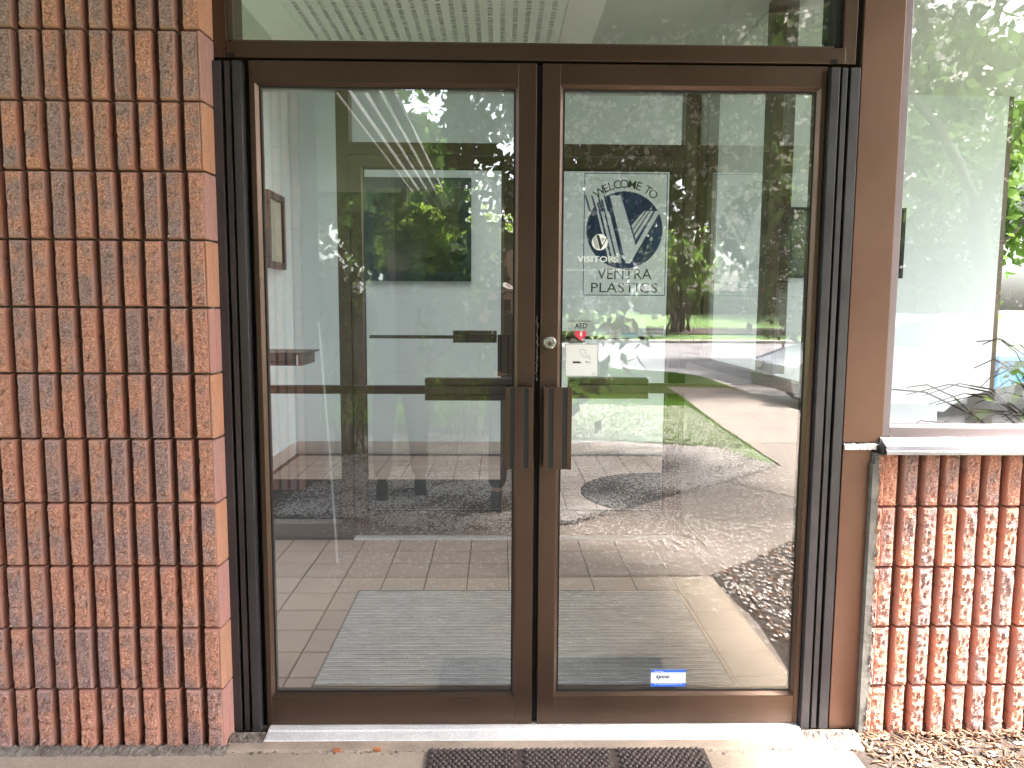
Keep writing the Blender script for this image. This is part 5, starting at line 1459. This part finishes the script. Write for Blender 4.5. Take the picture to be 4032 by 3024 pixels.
def person(label, loc, rz, hgt, pose, top, legs, hair_long=False, phone=False, skin=None):
    M_SKIN = skin or globals()['M_SKIN']
    root = thing("person", label, "person", loc); root.rotation_euler = (0, 0, rz)
    k = hgt / 1.75
    V = lambda x, y, z: (x * k, y * k, z * k)
    J = pose
    # body: one continuous skin from pelvis (facing +y)
    vs = [V(0, 0, 0.95), V(0, 0.0, 1.10), V(0, 0.01, 1.25), V(0, 0.0, 1.40), V(0, 0.0, 1.49), V(0, 0.02, 1.56)]
    ra = [(0.155 * k, 0.115 * k), (0.150 * k, 0.105 * k), (0.165 * k, 0.110 * k), (0.135 * k, 0.095 * k), 0.058 * k, 0.056 * k]
    ed = [(0, 1), (1, 2), (2, 3), (3, 4), (4, 5)]
    for s in (-1, 1):
        nm = 'l' if s < 0 else 'r'
        i = len(vs)
        vs += [V(s * 0.165, -0.005, 1.415), V(*J[nm + 'elbow']), V(*J[nm + 'wrist'])]
        ra += [0.062 * k, 0.045 * k, 0.030 * k]; ed += [(3, i), (i, i + 1), (i + 1, i + 2)]
        i = len(vs)
        vs += [V(s * 0.095, 0.0, 0.86), V(*J[nm + 'knee']), V(*J[nm + 'ankle'])]
        ra += [0.092 * k, 0.062 * k, 0.042 * k]; ed += [(0, i), (i, i + 1), (i + 1, i + 2)]
    # neck/head are skin; body mesh carries skin tone, clothes are shells over it
    body = skin_mesh("body", vs, ed, ra, M_SKIN, root)
    # head
    hd = MB(); n = 18; rows = [(-0.115, 0.030, 0.035), (-0.105, 0.048, 0.030), (-0.08, 0.058, 0.018), (-0.045, 0.068, 0.006), (0.0, 0.075, 0.0), (0.04, 0.077, -0.006), (0.075, 0.070, -0.010), (0.10, 0.050, -0.012), (0.115, 0.018, -0.012)]
    rings = []
    for z, r_, yo in rows:
        rings.append(len(hd.v))
        for j in range(n):
            a = 2 * math.pi * j / n
            x, y = r_ * math.sin(a), r_ * 1.22 * math.cos(a) + yo
            if abs(a) < 0.3 or a > 2 * math.pi - 0.3:
                if -0.06 < z < -0.02: y += 0.022
                if -0.01 < z < 0.02: y += 0.004
            if (0.3 < a < 0.75 or 2 * math.pi - 0.75 < a < 2 * math.pi - 0.3) and -0.01 < z < 0.02: y -= 0.010
            hd.v.append((x * k, y * k, (z + 1.655) * k))
    for a in range(len(rings) - 1):
        for j in range(n): hd.f.append((rings[a] + j, rings[a] + (j + 1) % n, rings[a + 1] + (j + 1) % n, rings[a + 1] + j)); hd.m.append(0)
    hd.f.append(tuple(rings[0] + j for j in range(n))); hd.m.append(0); hd.f.append(tuple(rings[-1] + j for j in range(n))); hd.m.append(0)
    h = hd.obj("head", M_SKIN, root, smooth=True)
    for s in (-1, 1):
        MB().lathe([(0.008 * k, 0), (0.008 * k, 0.004)], (s * 0.030 * k, 0.083 * k, 1.660 * k), 'y', 10).obj("eye", M_STINK, h)
        MB().box(s * 0.078 * k - 0.006, s * 0.078 * k + 0.006, -0.012, 0.018, 1.625 * k, 1.680 * k).obj("ear", M_SKIN, h, bevel=0.005)
    MB().box(-0.022 * k, 0.022 * k, 0.080 * k, 0.090 * k, 1.588 * k, 1.596 * k).obj("mouth", pm("lips", (0.36, 0.14, 0.11), 0.5), h, bevel=0.003)
    hr = MB(); rings = []
    for z, r_, yo in [(-0.10 if hair_long else -0.03, 0.074, -0.028), (0.01, 0.084, -0.020), (0.05, 0.086, -0.014), (0.085, 0.076, -0.012), (0.112, 0.050, -0.012), (0.124, 0.015, -0.012)]:
        rings.append(len(hr.v))
        for j in range(n):
            a = 2 * math.pi * j / n
            y = r_ * 1.20 * math.cos(a) + yo
            if z < 0.06: y = min(y, 0.015)
            hr.v.append((r_ * math.sin(a) * k, y * k, (z + 1.655) * k))
    for a in range(len(rings) - 1):
        for j in range(n): hr.f.append((rings[a] + j, rings[a] + (j + 1) % n, rings[a + 1] + (j + 1) % n, rings[a + 1] + j)); hr.m.append(0)
    hr.f.append(tuple(rings[-1] + j for j in range(n))); hr.m.append(0)
    hr.obj("hair", M_HAIR, root, smooth=True)
    # shirt shell
    vs2 = [V(0, 0, 0.90), V(0, 0, 1.10), V(0, 0.01, 1.25), V(0, 0.0, 1.405), V(0, 0.0, 1.465)]
    ra2 = [(0.180 * k, 0.140 * k), (0.172 * k, 0.128 * k), (0.186 * k, 0.132 * k), (0.155 * k, 0.115 * k), 0.076 * k]
    ed2 = [(0, 1), (1, 2), (2, 3), (3, 4)]
    for s in (-1, 1):
        nm = 'l' if s < 0 else 'r'; i = len(vs2)
        e = Vector(J[nm + 'elbow']); w = Vector(J[nm + 'wrist']); q = e.lerp(w, 0.85)
        vs2 += [V(s * 0.168, -0.005, 1.418), V(*e), V(*q)]; ra2 += [0.078 * k, 0.060 * k, 0.045 * k]; ed2 += [(3, i), (i, i + 1), (i + 1, i + 2)]
    skin_mesh("jacket" if phone else "shirt", vs2, ed2, ra2, top, root, 1)
    vs3 = [V(0, 0, 0.97), V(0, 0, 0.90)]; ra3 = [(0.168 * k, 0.126 * k), (0.176 * k, 0.134 * k)]; ed3 = [(0, 1)]
    for s in (-1, 1):
        nm = 'l' if s < 0 else 'r'; i = len(vs3)
        kn = Vector(J[nm + 'knee']); an = Vector(J[nm + 'ankle'])
        vs3 += [V(s * 0.098, 0, 0.80), V(*kn), V(*kn.lerp(an, 0.94))]; ra3 += [0.108 * k, 0.080 * k, 0.066 * k]; ed3 += [(1, i), (i, i + 1), (i + 1, i + 2)]
    skin_mesh("trousers", vs3, ed3, ra3, legs, root, 1)
    for s in (-1, 1):
        nm = 'l' if s < 0 else 'r'; an = J[nm + 'ankle']
        mb = MB().prism([(-0.075, 0.0), (0.19, 0.0), (0.19, 0.03), (0.12, 0.065), (0.04, 0.10), (-0.065, 0.10)], 'x', -0.042, 0.042)
        o = mb.obj("shoe", M_SHOE, root, bevel=0.014); o.location = (an[0] * k, an[1] * k, 0.0)
        # hand: palm, four fingers and a thumb grown from the wrist
        w = Vector(J[nm + 'wrist']); d = Vector(J[nm + 'hand']).normalized(); sd_ = Vector(J.get(nm + 'side', (0, 1, 0))).normalized(); nr = d.cross(sd_)
        hv = [V(*w), V(*(w + d * 0.045)), V(*(w + d * 0.085))]; hr_ = [(0.030 * k, 0.018 * k)] * 2 + [(0.034 * k, 0.013 * k)]; he = [(0, 1), (1, 2)]
        for q, (ofs, ln) in enumerate(((-0.030, 0.068), (-0.010, 0.078), (0.010, 0.074), (0.029, 0.058))):
            b = w + d * 0.088 + sd_ * ofs; c1 = b + d * ln * 0.55; c2 = c1 + (d * 0.7 + nr * 0.65 * J.get(nm + 'curl', 1)).normalized() * ln * 0.5
            i = len(hv); hv += [V(*b), V(*c1), V(*c2)]; hr_ += [0.0095 * k, 0.0088 * k, 0.0075 * k]; he += [(2, i), (i, i + 1), (i + 1, i + 2)]
        t0 = w + d * 0.035 - sd_ * 0.030; t1 = t0 + (d * 0.6 - sd_ * 0.7).normalized() * 0.035; t2 = t1 + (d + nr * 0.4).normalized() * 0.030
        i = len(hv); hv += [V(*t0), V(*t1), V(*t2)]; hr_ += [0.012 * k, 0.010 * k, 0.008 * k]; he += [(1, i), (i, i + 1), (i + 1, i + 2)]
        skin_mesh("hand", hv, he, hr_, M_SKIN, root, 0, 1)
    return root

# companion with a hand on the hip
person("person in charcoal shirt standing with a hand on the hip, mirrored in the left door", (-0.84, -3.08, 0), -0.15, 1.76,
       dict(lelbow=(-0.27, -0.05, 1.14), lwrist=(-0.25, 0.06, 0.90), lhand=(0.05, 0.3, -1), lside=(0, 1, 0),
            relbow=(0.37, -0.10, 1.16), rwrist=(0.22, 0.05, 0.99), rhand=(-0.7, 0.3, -0.35), rside=(0, -1, 0.2),
            lknee=(-0.12, 0.03, 0.49), lankle=(-0.13, 0.0, 0.09), rknee=(0.13, 0.03, 0.49), rankle=(0.15, -0.12, 0.09)), M_SHIRT, M_DENIM, hair_long=True, skin=pm('shaded_skin', (0.11, 0.062, 0.042), 0.5, var=0.06, vscale=14))  # skin darkened so the mirrored head reads as shaded
# photographer: phone held before the chest, just behind the lens
pz = 1.3955
person("person in black jacket photographing the doors with a phone held at chest height", (0.0, -2.80, 0), 0.0, 1.78,
       dict(lelbow=(-0.27, 0.02, 1.14), lwrist=(-0.205, 0.262, 1.315), lhand=(0.35, 0.55, 0.75), lside=(-0.6, 0.5, 0.2), lcurl=1,
            relbow=(0.26, 0.02, 1.14), rwrist=(-0.015, 0.262, 1.315), rhand=(-0.35, 0.55, 0.75), rside=(0.6, 0.5, 0.2), rcurl=-1,
            lknee=(-0.11, 0.02, 0.49), lankle=(-0.13, 0.02, 0.09), rknee=(0.12, 0.03, 0.49), rankle=(0.14, 0.05, 0.09)), M_JACKET, M_DENIM, hair_long=True, phone=True)
ph = thing("phone", "black phone held upright before the photographer's chest", "phone", (-0.1213, -2.425, 1.392))
MB().box(-0.074, 0.074, -0.0055, 0.0025, -0.036, 0.036).obj("case", M_PHONE, ph, bevel=0.003)
MB().box(-0.069, 0.069, -0.0065, -0.0056, -0.032, 0.032).obj("screen", M_CARGLASS, ph)
MB().lathe([(0.008, 0.0026), (0.008, 0.0050)], (0.0, 0, 0.0), 'y', 16).obj("lens", M_CARGLASS, ph)
